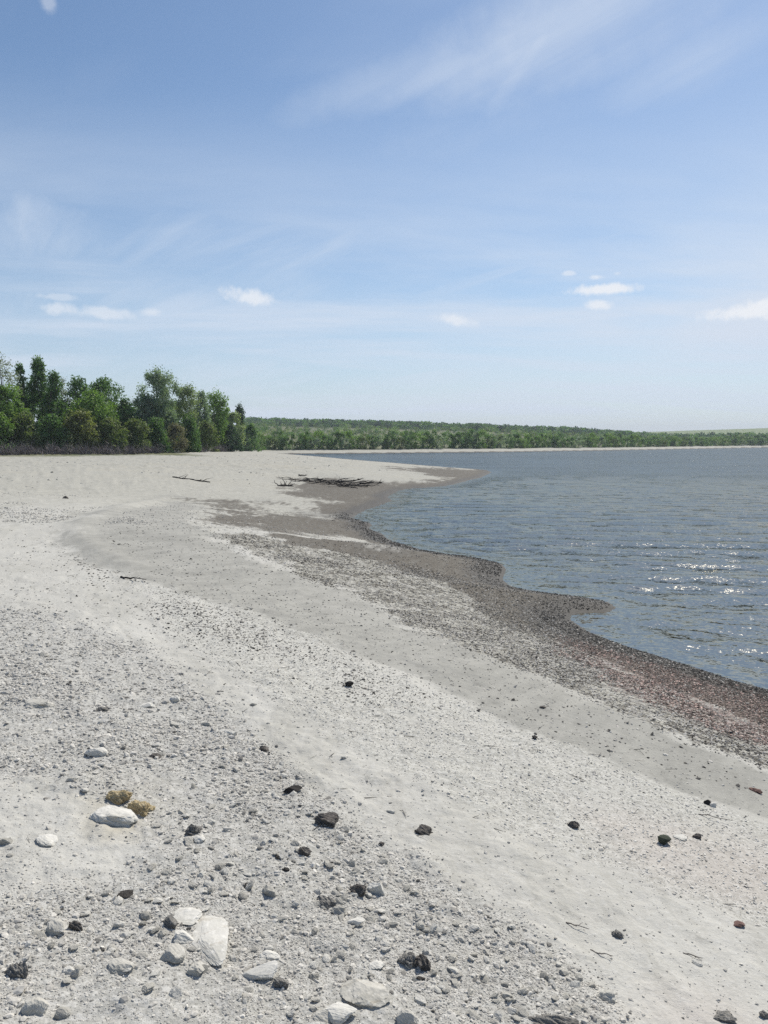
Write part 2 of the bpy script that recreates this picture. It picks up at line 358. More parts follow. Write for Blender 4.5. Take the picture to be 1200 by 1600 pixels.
def attr_mat(name, attr='tint', rough=.9, nscale=60, namp=.25, bump=.4, bd=.004, spec=.25):
    m, t = new_mat(name)
    c = t.node('ShaderNodeAttribute', attribute_name=attr).outputs['Color']
    pos = t.node('ShaderNodeTexCoord').outputs['Object']
    n = t.noise(pos, nscale, 4, .6)
    c2 = t.mix(t.step(n, .3, .75), t.mix(1.0, c, (1-namp,)*3, 'MULTIPLY'), c)
    b = t.node('ShaderNodeBump', {'Strength': bump, 'Distance': bd, 'Height': n}).outputs[0]
    p = t.node('ShaderNodeBsdfPrincipled', {'Base Color': c2, 'Roughness': rough, 'Normal': b}); p.inputs['Specular IOR Level'].default_value = spec
    finish(t, p.outputs[0]); return m

def rock_mat(name, ca, cb, cc=None, nscale=9, bump=.6, rough=.88, bd=.01):
    m, t = new_mat(name)
    pos = t.node('ShaderNodeTexCoord').outputs['Object']
    n = t.noise(pos, nscale, 6, .62); n2 = t.noise(pos, nscale*6, 4, .65)
    c = t.mix(t.step(n, .35, .65), ca, cb)
    if cc: c = t.mix(t.step(n2, .52, .68, 0, .8), c, cc)
    st = t.noise(t.mapping(pos, rot=(.6, .3, 0), scale=(1, 1, 3.5), loc=(4, 1, 7)), nscale*1.6, 6, .7)
    c = t.mix(t.step(st, .54, .66, 0, .55), c, t.mix(1.0, c, (.66, .60, .52), 'MULTIPLY'))
    h = t.math('ADD', t.math('MULTIPLY', n, 1.0), t.math('MULTIPLY', n2, .35))
    b = t.node('ShaderNodeBump', {'Strength': bump, 'Distance': bd, 'Height': h}).outputs[0]
    p = t.node('ShaderNodeBsdfPrincipled', {'Base Color': c, 'Roughness': rough, 'Normal': b}); p.inputs['Specular IOR Level'].default_value = .25
    finish(t, p.outputs[0]); return m

def leaf_mat(name, ca, cb, cc=None, trans=.38):
    m, t = new_mat(name)
    v = t.node('ShaderNodeAttribute', attribute_name='tone').outputs['Fac']
    c = t.mix(v, ca, cb)
    if cc:
        pos = t.node('ShaderNodeTexCoord').outputs['Object']
        c = t.mix(t.step(t.noise(pos, 1.1, 3, .5), .50, .68, 0, .75), c, cc)
    d = t.node('ShaderNodeBsdfPrincipled', {'Base Color': c, 'Roughness': .62}); d.inputs['Specular IOR Level'].default_value = .3
    tr = t.node('ShaderNodeBsdfTranslucent', {'Color': t.mix(1.0, c, (1.15, 1.3, .6), 'MULTIPLY')}).outputs[0]
    finish(t, t.node('ShaderNodeMixShader', {0: trans, 1: d.outputs[0], 2: tr}).outputs[0]); return m

M = {}
M['ground'] = ground_mat(); M['water'] = water_mat()
M['gravel'] = attr_mat('limestone_gravel', nscale=90, namp=.3)
M['litter'] = attr_mat('shore_litter', nscale=120, namp=.3, rough=.85)
M['white'] = rock_mat('white_limestone', (.62, .60, .55), (.50, .485, .435), (.70, .68, .63), nscale=7)
M['pale'] = rock_mat('pale_limestone', (.50, .48, .43), (.38, .365, .32), (.57, .55, .50))
M['greyst'] = rock_mat('grey_limestone', (.38, .365, .325), (.28, .27, .24), (.46, .445, .40))
M['clod'] = rock_mat('dark_dried_clod', (.135, .122, .110), (.075, .068, .060), (.24, .22, .20), nscale=14, bump=1.0, bd=.02)
M['midclod'] = rock_mat('grey_dried_clod', (.23, .22, .20), (.14, .135, .125), (.33, .32, .30), nscale=14, bump=1.0, bd=.02)
M['black'] = rock_mat('black_charred', (.022, .02, .019), (.04, .036, .034), None)
M['tanclod'] = rock_mat('yellowish_clod', (.42, .34, .20), (.33, .26, .15), (.50, .44, .31), nscale=12, bump=.9, bd=.02)
M['green'] = rock_mat('mossy_green', (.055, .065, .045), (.035, .042, .03), (.09, .10, .08), nscale=14)
M['rust'] = rock_mat('rusty_brown', (.17, .10, .085), (.11, .065, .055), (.24, .17, .15), nscale=14)
M['wood'] = rock_mat('dark_driftwood', (.055, .048, .042), (.03, .027, .024), (.10, .09, .08), nscale=5)
M['greywood'] = rock_mat('weathered_wood', (.20, .18, .16), (.13, .115, .10), (.27, .25, .23), nscale=5)
M['bark'] = rock_mat('bark', (.10, .085, .07), (.06, .05, .042), (.14, .12, .10), nscale=4)
M['twig'] = rock_mat('dead_twigs', (.25, .215, .215), (.15, .13, .135), None, nscale=1)

# ------------------------------------------------------------------ ground sheet
def polar(ths, rs):
    T, Rr = np.meshgrid(ths, rs); n, k = Rr.shape
    x, y = (Rr*np.sin(T)).ravel(), (Rr*np.cos(T)).ravel()
    i = np.arange((n-1)*k).reshape(n-1, k)[:, :-1].ravel()
    return x, y, np.stack([i, i+1, i+k+1, i+k], 1)      # faces look up after flip below
hp = np.concatenate([np.linspace(2400, 735, 820), np.linspace(735, 691.2, 240)[1:]])
rs = 1.65*F/np.maximum(hp-HOR, 1.2)
rs = rs[rs > .9]
rs = np.concatenate([[.02, .3, .6], rs[rs < 700], np.geomspace(700, 1300, 40)]); rs = np.unique(rs)
ths = np.concatenate([np.linspace(-math.pi, R(-42), 90)[:-1], np.linspace(R(-42), R(-31), 60)[:-1], np.linspace(R(-31), R(31), 820)[:-1], np.linspace(R(31), R(50), 90)[:-1], np.linspace(R(50), math.pi, 80)])
gx, gy, gf = polar(ths, rs)
gd = shore(gx, gy); gr = np.hypot(gx, gy)
gz = terrain(gx, gy, gd)
# wrack step on the upper beach: a low crest that curves along the old waterline
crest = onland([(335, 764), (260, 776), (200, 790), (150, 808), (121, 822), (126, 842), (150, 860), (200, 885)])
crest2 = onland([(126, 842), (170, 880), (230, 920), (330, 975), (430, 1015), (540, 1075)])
cs = poly_sd(gx, gy, crest, closed=False)
gz += 0.05*np.exp(-(cs/.22)**2)*(1-sstep(45, 60, gr))
near = gr < 160
A = np.zeros((len(gx), 3)); B = np.zeros((len(gx), 3)); C = np.zeros((len(gx), 3))
nx, ny = gx[near], gy[near]
mud = np.maximum.reduce([zone('brown', nx, ny, .022, .030), zone('mud1', nx, ny, .06, .05), zone('mud2', nx, ny, .10, .07)*.92, zone('mud3', nx, ny, .05, .04)])
film = np.maximum(zone('film1', nx, ny, .03, .02), zone('film2', nx, ny, .03, .02))
dn = gd[near]; rn = gr[near]
mud = np.maximum(mud, sstep(1.5, .8, dn+.45*fbm(nx*1.2, ny*1.2, 3, 4))*.95)
mud = mud*(1-.55*film)
far_bank = sstep(130, 150, rn)
mud = np.where(rn > 130, np.maximum(mud*(1-far_bank), far_bank*sstep(2.4, 1.6, dn)*.9), mud)
A[near, 0] = mud
A[near, 1] = zone('litter', nx, ny, .02, .035, 9)*(.62+.38*sstep(-.35, .25, fbm(nx*2.2, ny*2.2, 3, 61)))
A[near, 2] = zone('red', nx, ny, .03, .03, 15)
halo = np.maximum.reduce([zone('mud1', nx, ny, .28, .08, 81), zone('mud2', nx, ny, .30, .08, 83), zone('mud3', nx, ny, .18, .06, 85)])
B[near, 0] = np.maximum(zone('grey', nx, ny, .045, .04, 19)*(1-.15*sstep(8, 16, rn)), halo*.85)
B[near, 1] = zone('shingle', nx, ny, .02, .03, 23)
B[near, 2] = zone('gravel', nx, ny, .03, .04, 27)*(1-.85*zone('smooth', nx, ny, .03, .03, 29))
C[near, 0] = np.maximum(sstep(.95, .30, dn+.22*fbm(nx*3, ny*3, 3, 47)), film*.45)
C[near, 1] = 0
C[near, 2] = np.maximum(zone('tan', nx, ny, .03, .05, 31), .28*sstep(30, 45, rn)*sstep(.1, .5, fbm(nx*.15, ny*.8, 3, 35)))
pk = np.maximum(zone('pink1', nx, ny, .06, .05, 37), zone('pink2', nx, ny, .06, .05, 39))
C3 = np.zeros(len(gx)); C3[near] = pk
fm = ~near
A[fm, 0] = sstep(2.6, 1.8, gd[fm])*.9
C[fm, 0] = sstep(.3, .1, gd[fm])
veg = sstep(8, 11, gd+2*fbm(gx*.1, gy*.1, 2, 41))*sstep(125, 160, gr)
lx = gx/np.maximum(gy, 1)
veg = np.maximum(veg, sstep(64, 72, gr+3*fbm(gx*.2, gy*.2, 2, 43))*sstep(-.30, -.335, lx+.0022*(gr-110)))
C[:, 1] = veg
B[:, 0] *= (1-veg)
g = mesh_obj('ground', np.stack([gx, gy, gz], 1), gf[:, ::-1], M['ground'], smooth=True,
             attrs={'zone_a': A, 'zone_b': B, 'zone_c': C, 'pink': C3, 'dshore': gd})
tag(g, kind='structure', label='pale limestone lake beach with grey mud flats and hills behind')
# rose tint of crushed red clay in two patches
t = NT(M['ground'].node_tree)
pr = [n for n in t.n if n.type == 'BSDF_PRINCIPLED'][0]; src = pr.inputs['Base Color'].links[0].from_socket
pa = t.node('ShaderNodeAttribute', attribute_name='pink').outputs['Fac']
t.l.new(t.mix(t.math('MULTIPLY', pa, .20), src, (.46, .36, .32)), pr.inputs['Base Color'])

# ------------------------------------------------------------------ lake
hw = np.concatenate([np.linspace(1500, 720, 900), np.linspace(720, 694, 200)[1:]])
rw = 2.4*F/(hw-HOR); rw = rw[rw > 3.0]
tw = np.linspace(R(-12), R(42), 800); tw = np.concatenate([tw, np.linspace(R(42), R(80), 60)[1:]])
wx, wy, wf = polar(tw, np.unique(rw))
wd = shore(wx, wy); wr = np.hypot(wx, wy)
wz = np.zeros(len(wx)); rr = random.Random(4)
cell = wr*wr/(2.4*F)*0.9
grp = .65+.7*(fbm(wx*.25, wy*.45, 3, 71)*.5+.5)
for k in range(46):
    lam = 0.22*(7.5**rr.random()); a = rr.gauss(0, R(17)) + R(6)
    kx, ky = math.sin(a)*2*math.pi/lam, math.cos(a)*2*math.pi/lam
    amp = 0.0046*lam**0.9*0.80*(2.0 if lam > .45 else 1.3)
    fade = np.clip(1.6-cell*2.2/lam, 0, 1)
    ph = kx*wx+ky*wy+rr.random()*6.28+1.2*fbm(wx*.35, wy*.35, 2, 80+k % 5)
    s = np.sin(ph); wz += amp*fade*(s+.25*np.cos(2*ph))
wz *= grp*sstep(.0, 3.0, -wd); wz = .034*np.tanh(wz/.030)
ph = (-wd)*2*math.pi/.62+2.2*fbm(wx*.5, wy*.5, 3, 91)
wz += .013*np.sin(ph)*sstep(.02, .5, -wd)*sstep(5, 1.5, -wd)*(1-sstep(18, 40, wr))*(.4+fbm(wx*.7, wy*.7, 2, 95))
keep = (wd[wf] < .9).any(1)
wf = wf[keep]; used = np.unique(wf); remap = np.zeros(len(wx), np.int64); remap[used] = np.arange(len(used))
wdep = np.clip(-wd*0.10, 0, 5)
# a few sand bars just under the surface keep the water paler there
wo = mesh_obj('water', np.stack([wx, wy, wz], 1)[used], remap[wf][:, ::-1], M['water'], smooth=True, attrs={'depth': wdep[used]})
tag(wo, kind='structure', label='blue grey rippled lake water glittering in the sun')

# ------------------------------------------------------------------ stones
def ico(sub=1):
    p = (1+5**.5)/2
    v = [(-1, p, 0), (1, p, 0), (-1, -p, 0), (1, -p, 0), (0, -1, p), (0, 1, p), (0, -1, -p), (0, 1, -p), (p, 0, -1), (p, 0, 1), (-p, 0, -1), (-p, 0, 1)]
    v = [Vector(a).normalized() for a in v]
    f = [(0, 11, 5), (0, 5, 1), (0, 1, 7), (0, 7, 10), (0, 10, 11), (1, 5, 9), (5, 11, 4), (11, 10, 2), (10, 7, 6), (7, 1, 8), (3, 9, 4), (3, 4, 2), (3, 2, 6), (3, 6, 8), (3, 8, 9), (4, 9, 5), (2, 4, 11), (6, 2, 10), (8, 6, 7), (9, 8, 1)]
    for _ in range(sub):
        c = {}; nf = []
        def midp(a, b):
            k = (min(a, b), max(a, b))
            if k not in c: v.append(((v[a]+v[b])/2).normalized()); c[k] = len(v)-1
            return c[k]
        for a, b, d in f:
            x, y, z = midp(a, b), midp(b, d), midp(d, a); nf += [(a, x, z), (b, y, x), (d, z, y), (x, y, z)]
        f = nf
    return np.array([tuple(a) for a in v]), np.array(f)
def noise3(P, s, seed):
    o = np.zeros(len(P))
    for k in range(3):
        q = P*s*2**k+seed*3.7
        o += (vnoise(q[:, 0]+q[:, 2]*.7, q[:, 1]-q[:, 2]*.6, seed+k)+vnoise(q[:, 1]*.9+q[:, 0]*.3, q[:, 2]+q[:, 0]*.5, seed+9+k)-1)*.5**k
    return o
def rock_shape(seed, sub=3, cuts=9, rough=.16, knob=0.0):
    """unit rock: a ball cut by planes, then roughened"""
    V, Fc = ico(sub); r_ = random.Random(seed)
    for k in range(cuts):
        n = np.array([r_.gauss(0, 1), r_.gauss(0, 1), r_.gauss(0, .8)]); n /= np.linalg.norm(n); h = r_.uniform(.45, .85)
        d = V@n; over = np.clip(d-h, 0, None); V = V-over[:, None]*n*.93
    V = V*(1+rough*noise3(V, 1.8, seed)+rough*.45*noise3(V, 5, seed+5)+.035*noise3(V, 13, seed+7)+knob*np.abs(noise3(V, 3.2, seed+8)))[:, None]
    V = V/np.abs(V).max(0)
    return V, Fc
VAR = [rock_shape(100+i, 2 if i < 8 else 3, r, q) for i, (r, q) in enumerate([(10, .1), (7, .15), (9, .2), (12, .1), (8, .12), (6, .2), (11, .15), (9, .1), (9, .14), (7, .2)])]

def things_place(o, x, y, z): o.location = (x, y, z)

def stone(px, py, wpx, hpx, mat, name, label, cat, seed, depth=.75, cuts=9, rough=.16, knob=0.0, rot=None, sub=3, sink=.3, tilt=(0, 0), group=None, flat=None):
    sub = 4 if wpx >= 26 else sub; sink += .05 if sink >= .28 and not flat else 0
    if 26 <= wpx <= 60 and not knob and not flat: wpx *= .88; hpx *= .8
    x, y, z = ground_at(px, py+hpx*.30)
    dist = math.hypot(y, CAM_H-z); wd_ = wpx/F*dist; el = math.atan2(CAM_H-z, y)
    hh = max(.22*wd_, (hpx/F*dist-wd_*depth*math.sin(el)*.55)/max(math.cos(el), .3)); hh = min(hh, wd_*.62)
    if flat: hh = wd_*flat
    V, Fc = rock_shape(seed, sub, cuts, rough, knob)
    V = V*np.array([wd_/2, wd_*depth/2, hh/2/(1-sink*.5)])
    rz = rot if rot is not None else random.Random(seed).uniform(-.5, .5)
    m = (Matrix.Rotation(rz, 3, 'Z')@Matrix.Rotation(tilt[0], 3, 'X')@Matrix.Rotation(tilt[1], 3, 'Y'))
    V = V@np.array(m).T
    o = mesh_obj(name, V, Fc, M[mat], smooth=False)
    o.location = (x, y, z+hh*(.5-sink)*.9)
    tag(o, label, cat, group); return o

S = stone
S(178, 1270, 76, 30, 'white', 'flat_stone', 'pale oblong stone with a shadowed underside, in front of two yellowish clods', 'stone', 1, depth=.62, cuts=8, rough=.12, rot=-.12)
S(187, 1243, 40, 26, 'tanclod', 'clay_clod', 'taller yellowish brown clod just behind the pale oblong stone', 'clod', 2, knob=.3, rot=.1)
S(219, 1259, 44, 28, 'tanclod', 'clay_clod', 'sandy coloured clod right of the oblong stone, the nearer of the two yellowish clods', 'clod', 3, knob=.3, rot=-.5)
S(151, 1173, 40, 24, 'white', 'white_stone', 'bright white rounded stone on its own, above the yellowish clods', 'stone', 4, rough=.1, rot=-.5)
S(62, 1096, 52, 26, 'pale', 'pale_boulder', 'wide pale lumpy stone near the left edge, largest at mid beach', 'stone', 5)
S(229, 1101, 34, 14, 'white', 'flat_stone', 'flat bright white slab lying far up the gravel on the left', 'stone', 6, cuts=12, rough=.07)
S(274, 1091, 20, 13, 'white', 'white_stone', 'small white stone beside the flat white slab', 'stone', 7)
S(272, 1130, 30, 12, 'pale', 'slate_chip', 'thin pale chip, leftmost of three lying in a slanting row', 'stone', 8, depth=.5, cuts=12, rot=-.5)
S(322, 1130, 30, 12, 'pale', 'slate_chip', 'thin pale chip with a dark shadow, middle of three in a slanting row', 'stone', 9, depth=.5, cuts=12, rot=-.5)
S(362, 1144, 30, 12, 'white', 'slate_chip', 'thin white chip, rightmost of three lying in a slanting row', 'stone', 10, depth=.5, cuts=12, rot=-.4)
S(327, 1452, 66, 70, 'white', 'broken_slab', 'large broken white slab bedded flat in the gravel at bottom left', 'slab', 11, depth=1.9, cuts=5, rough=.09, rot=.25, sink=.30, flat=.17)
S(290, 1428, 46, 22, 'white', 'broken_slab', 'smaller flat white slab piece touching the top left of the large broken slab', 'slab', 111, depth=1.0, cuts=6, rough=.09, sink=.3, flat=.2)
S(284, 1463, 38, 26, 'white', 'white_stone', 'white stone with a dark hollow beneath, leaning on the broken slab', 'stone', 12, rot=.2)
S(268, 1487, 46, 30, 'pale', 'rounded_stone', 'smooth pale rounded stone just below the broken slab', 'stone', 13, rough=.1, cuts=5)
S(266, 1437, 26, 24, 'midclod', 'dried_clod', 'grey crumbly clod at the top left corner of the broken slab', 'clod', 14, knob=.3)
S(310, 1512, 36, 24, 'pale', 'pale_stone', 'dull pale stone below the right end of the broken slab', 'stone', 15)
S(408, 1518, 58, 26, 'white', 'tilted_slab', 'flat pale slab tilted up on its edge over a black shadow, bottom centre', 'slab', 16, depth=.6, cuts=12, rough=.06, rot=.3, tilt=(.25, -.22), sink=.1)
S(421, 1491, 38, 20, 'white', 'white_stone', 'white stone lying behind the tilted slab', 'stone', 17)
S(438, 1532, 26, 26, 'midclod', 'dried_clod', 'grey clod touching the right end of the tilted slab', 'clod', 18, knob=.3)
S(572, 1545, 76, 34, 'pale', 'pale_boulder', 'large pale stone with one dark corner, bottom centre of the gravel', 'stone', 19, rough=.12, rot=-.25)
S(664, 1499, 34, 40, 'clod', 'dried_clod', 'dark knobbly clod, right half of the pair below the white shard', 'clod', 20, knob=.45, rot=-.6)
S(636, 1495, 32, 28, 'midclod', 'dried_clod', 'grey rounded clod, left half of the pair below the white shard', 'clod', 21, knob=.35, rot=-.6)
S(511, 1403, 38, 36, 'midclod', 'grooved_stone', 'grooved grey stone with a deep black shadow, left of the white shard', 'stone', 22, knob=.3, rot=-.7, depth=.6)
S(530, 1420, 24, 26, 'greyst', 'rounded_stone', 'round grey stone at the lower end of the grooved stone', 'stone', 23, knob=.2)
S(558, 1388, 28, 28, 'clod', 'dried_clod', 'dark brown crumbly clod beside a pale wedge of stone', 'clod', 24, knob=.4)
S(588, 1384, 42, 34, 'white', 'wedge_stone', 'pale wedge shaped stone leaning right of the dark brown clod', 'stone', 25, depth=.5, cuts=12, rot=-.5, tilt=(0, .3))
S(558, 1442, 30, 20, 'white', 'white_shard', 'bright bluish white shard casting a black shadow, among grey stones', 'shard', 26, depth=.6, cuts=13, rough=.05, tilt=(.2, .1), sink=.05)
S(511, 1279, 42, 24, 'clod', 'dried_clod', 'dark clod with dry roots, largest dark lump at the middle of the beach', 'clod', 27, knob=.5, depth=.8, sink=.15)
S(458, 1233, 36, 14, 'black', 'dark_shard', 'flat pointed black shard, on the gravel above the clod with dry roots', 'shard', 28, depth=.5, cuts=12, rot=.2, sink=.1)
S(474, 1329, 26, 16, 'clod', 'dried_clod', 'small dark clod lying below the clod with dry roots', 'clod', 29, knob=.4)
S(446, 1357, 12, 10, 'black', 'dark_stone', 'tiny black stone below the small dark clod', 'stone', 30)
S(421, 1391, 24, 16, 'greyst', 'grey_stone', 'slanted grey stone left of the grooved stone', 'stone', 31, cuts=12)
S(663, 1295, 28, 16, 'clod', 'dried_clod', 'dark elongated clod alone on the smooth pale sand', 'clod', 32, knob=.4, rot=-.3)
S(596, 1317, 10, 12, 'clod', 'dried_clod', 'small dark clod between the clod with roots and the elongated clod', 'clod', 33, knob=.3)
S(895, 1288, 20, 14, 'clod', 'dried_clod', 'small dark clod on white shingle left of the green block', 'clod', 34, knob=.4)
S(1037, 1309, 22, 30, 'green', 'green_block', 'squarish dark green block standing in the shingle on the right', 'block', 35, depth=.9, cuts=7, rough=.04, sink=.1)
S(1061, 1306, 26, 12, 'white', 'white_stone', 'flat white stone touching the dark green block', 'stone', 36, cuts=12)
S(1091, 1306, 18, 12, 'clod', 'dried_clod', 'dark clod right of the flat white stone by the green block', 'clod', 37, knob=.3)
S(1107, 1253, 14, 12, 'black', 'dark_stone', 'black stone paired with a white chip on the smooth grey sand', 'stone', 38)
S(1115, 1257, 12, 9, 'white', 'white_chip', 'tiny white chip against a black stone on the grey sand', 'stone', 39)
S(835, 1150, 10, 14, 'black', 'dark_stone', 'upright black stone on the grey sand right of the beach middle', 'stone', 40, sink=.1)
S(545, 1068, 16, 15, 'black', 'dark_stone', 'blackest isolated stone, high on the beach at the edge of the white shingle', 'stone', 41, sink=.1)
S(1154, 1442, 20, 10, 'rust', 'brown_stone', 'dark brown flat stone near the right edge on white shingle', 'stone', 42)
S(89, 1450, 36, 32, 'pale', 'pale_stone', 'pale stone with a dark front face, left of a dark prickly clod', 'stone', 43, sink=.15)
S(119, 1443, 24, 24, 'clod', 'dried_clod', 'dark prickly clod beside the pale stone with a dark front', 'clod', 44, knob=.5)
S(30, 1513, 38, 30, 'midclod', 'dried_clod', 'lumpy grey clod near the bottom left corner', 'clod', 45, knob=.4)
S(110, 1514, 26, 16, 'white', 'white_stone', 'small white stone right of the lumpy grey clod', 'stone', 46)
S(188, 1506, 44, 24, 'pale', 'pale_stone', 'pale slanting stone between two small stones at lower left', 'stone', 47, rot=-.5)
S(8, 1311, 26, 18, 'greyst', 'grey_stone', 'grey stone cut by the left edge on smooth sand', 'stone', 48)
S(72, 1309, 44, 18, 'white', 'buried_stone', 'mostly buried white stone in the smooth sand at left', 'stone', 49, sink=.42)
S(588, 1508, 26, 16, 'white', 'white_stone', 'white stone above the large pale stone with one dark corner', 'stone', 50)
S(870, 1594, 84, 28, 'midclod', 'dried_clod', 'broad dark grey clod cut by the bottom edge', 'clod', 51, knob=.5, depth=.5)
S(948, 1556, 36, 26, 'pale', 'pale_stone', 'pale stone with a dark hollow, right of the broad clod at the bottom edge', 'stone', 52)
S(243, 1180, 20, 12, 'clod', 'dried_clod', 'small dark clod right of the bright white rounded stone', 'clod', 53, knob=.3)
S(156, 1107, 28, 13, 'midclod', 'dried_clod', 'flat dark clod between the lumpy pale stone and the flat white slab', 'clod', 54, knob=.4)
S(67, 1023, 18, 9, 'greyst', 'grey_stone', 'dark grey stone above the lumpy pale stone at left', 'stone', 55)
S(300, 1293, 34, 24, 'midclod', 'dried_clod', 'dark split clod right of the yellowish clods', 'clod', 56, knob=.5)
S(310, 1310, 24, 12, 'white', 'white_stone', 'white stone under the dark split clod', 'stone', 57)
S(527, 1578, 60, 34, 'white', 'white_boulder', 'bright white stone near the bottom edge, under the large pale stone', 'stone', 58, rough=.1)
S(637, 1590, 38, 30, 'pale', 'pale_stone', 'pale stone on the bottom edge right of the bright white one', 'stone', 59)
S(55, 1572, 42, 36, 'pale', 'rounded_stone', 'rounded pale stone nearest the bottom left corner', 'stone', 60, cuts=5, rough=.1)
S(96, 1581, 28, 22, 'greyst', 'rounded_stone', 'smooth round grey stone right of the rounded pale corner stone', 'stone', 61, cuts=3, rough=.08)
S(103, 777, 10, 7, 'clod', 'dark_stone', 'dark stone alone on the upper beach below the dead brush', 'stone', 62)
S(505, 1585, 34, 20, 'pale', 'pale_stone', 'pale stone left of the bright white one on the bottom edge', 'stone', 64)
S(14, 1335, 12, 6, 'greyst', 'grey_chip', 'tiny grey chip below the stone cut by the left edge', 'stone', 65)
S(1182, 1234, 22, 10, 'rust', 'brown_clod', 'reddish brown tuft of dried weed at the right edge', 'clod', 66, knob=.5)
S(965, 1458, 18, 12, 'midclod', 'dried_weed', 'dark tuft of dried weed on the smooth pale track', 'dried weed', 67, knob=.5)
S(1195, 1584, 16, 16, 'midclod', 'brown_clod', 'dark clod in the bottom right corner', 'clod', 68, knob=.4)
S(1128, 1586, 34, 16, 'midclod', 'brown_clod', 'flat grey brown clod left of the bottom right corner', 'clod', 69, knob=.4)
S(848, 1104, 12, 6, 'clod', 'dark_stone', 'dark chip on grey sand below the brown litter', 'stone', 70)
S(397, 1100, 14, 8, 'greyst', 'grey_stone', 'grey stone right of the slanting row of thin chips', 'stone', 71)
S(412, 1168, 16, 12, 'clod', 'dark_stone', 'dark stone above left of the flat black shard', 'stone', 72)

# loose gravel: the 270 largest pebbles are things, the rest one mass
def rand_rot(n):
    q = rng.normal(size=(n, 4)); q /= np.linalg.norm(q, axis=1)[:, None]; a, b, c, d = q.T
    return np.stack([np.stack([1-2*(c*c+d*d), 2*(b*c-a*d), 2*(b*d+a*c)], -1), np.stack([2*(b*c+a*d), 1-2*(b*b+d*d), 2*(c*d-a*b)], -1),
                     np.stack([2*(b*d-a*c), 2*(c*d+a*b), 1-2*(b*b+c*c)], -1)], 1)
def scatter(n, r0, r1, th=R(34), smin=.0022, smax=.07, expo=2.0):
    r = r0*(r1/r0)**rng.random(n); a = rng.uniform(-th, th, n); x, y = r*np.sin(a), r*np.cos(a)
    s = np.minimum(smin*r*rng.random(n)**(-1/expo), smax*rng.uniform(.7, 1, n))
    return x, y, r, s
def make_mass(x, y, z, s, base, flat, tint, name, mat, rotfree=True, stretch=None):
    V, Fc = base; n = len(x)
    P = np.repeat(V[None], n, 0)*(1+rng.normal(0, .16, (n, len(V), 1)))
    ax = np.stack([rng.uniform(.75, 1.15, n), rng.uniform(.5, 1, n), rng.uniform(*flat, n)], 1)
    if stretch: ax = ax*np.array(stretch)
    P = P*ax[:, None]*(s[:, None, None]*.5)
    if rotfree: P = np.einsum('nij,nkj->nki', rand_rot(n), P)
    else:
        a = rng.uniform(0, 6.28, n); c, q = np.cos(a), np.sin(a); tx = rng.normal(0, .25, n); 
        P[:, :, 2] += P[:, :, 0]*tx[:, None]
        P = np.stack([P[..., 0]*c[:, None]-P[..., 1]*q[:, None], P[..., 0]*q[:, None]+P[..., 1]*c[:, None], P[..., 2]], -1)
    P += np.stack([x, y, z], 1)[:, None]
    Fa = (Fc[None]+(np.arange(n)*len(V))[:, None, None]).reshape(-1, Fc.shape[1])
    return mesh_obj(name, P.reshape(-1, 3), Fa, mat, smooth=False, attrs={'tint': np.repeat(tint, len(V), 0)})
x, y, r, s = scatter(620000, 1.7, 26, smin=.0016, smax=.045, expo=2.4)
xf, yf, rf, sf = scatter(16000, 14, 75, smin=.0016, smax=.16, expo=2.6); kf = shore(xf, yf) > 6
x, y, r, s = [np.concatenate([p, q[kf]]) for p, q in ((x, xf), (y, yf), (r, rf), (s, sf))]
d = shore(x, y); gv = zone('gravel', x, y, .03, .04, 27)*(1-.85*zone('smooth', x, y, .03, .03, 29)); shg = zone('shingle', x, y, .02, .03, 23)
br = np.maximum(zone('brown', x, y, .01, .01), sstep(1.7, 1.0, d)*(r < 45)); lit = zone('litter', x, y, .02, .035, 9)
clump = sstep(-.5, .35, fbm(x*2.1, y*2.1, 3, 51))
den = .03+gv*(.24+.76*clump)*.85*(1-.5*sstep(4.5, 9, r))+shg*.20*(s < .02)+br*.40*(s < .022)+.65*sstep(.9, .3, d)*(s < .045)*(r < 40)+lit*.32*(s < .03)
den = np.where((r > 14) & (d > 6), .30*sstep(-.2, .5, fbm(x*.4, y*.4, 3, 53)), den); den = np.where((s > .025) & (gv < .5) & (r < 14), den*.10, den)*(1-.55*sstep(9, 24, r)*gv)
den *= np.where(s > .035, .55, 1)
ok = (rng.random(len(x)) < den) & (d > .06)
x, y, r, s, gv, shg, br, lit = [a[ok] for a in (x, y, r, s, gv, shg, br, lit)]
z = terrain(x, y)
lum = rng.choice([.13, .24, .36, .44, .52, .60, .68], len(x), p=[.01, .025, .06, .20, .38, .24, .085])
lum = np.where((shg > .5) & (rng.random(len(x)) < .5), .70, lum)
dk = (br > .5) & (rng.random(len(x)) < .75); lum = np.where(dk, rng.uniform(.05, .22, len(x)), lum); lum = np.where((shore(x, y) < .5) & (rng.random(len(x)) < .9), rng.uniform(.025, .08, len(x)), lum)
lum = lum*rng.uniform(.9, 1.1, len(x))
tint = lum[:, None]*np.array([1.11, 1.06, .96])
rd = zone('red', x, y, .03, .03, 15) > rng.random(len(x))*1.4; tint[rd] *= np.array([1.03, .84, .79])
rank = s/r; top = np.argsort(-rank*(s > .02)*(np.abs(x/y) < .47)*(y > 2.0)*(y < 12))[:270]
msk = np.ones(len(x), bool); msk[top] = False
small = msk & (rank < .0062); bigm = msk & ~small
go = make_mass(x[msk], y[msk], z[msk]+s[msk]*.06, s[msk], ico(0), (.28, .66), tint[msk], 'gravel', M['gravel'], rotfree=False)
tag(go, 'loose grey and white limestone gravel scattered over the beach', 'gravel', kind='stuff')
PB = []
for k, (V, Fc) in enumerate(VAR):
    for mk in ('white', 'pale', 'greyst'):
        me_o = None
        PB.append((V, Fc, mk))
pmesh = {}
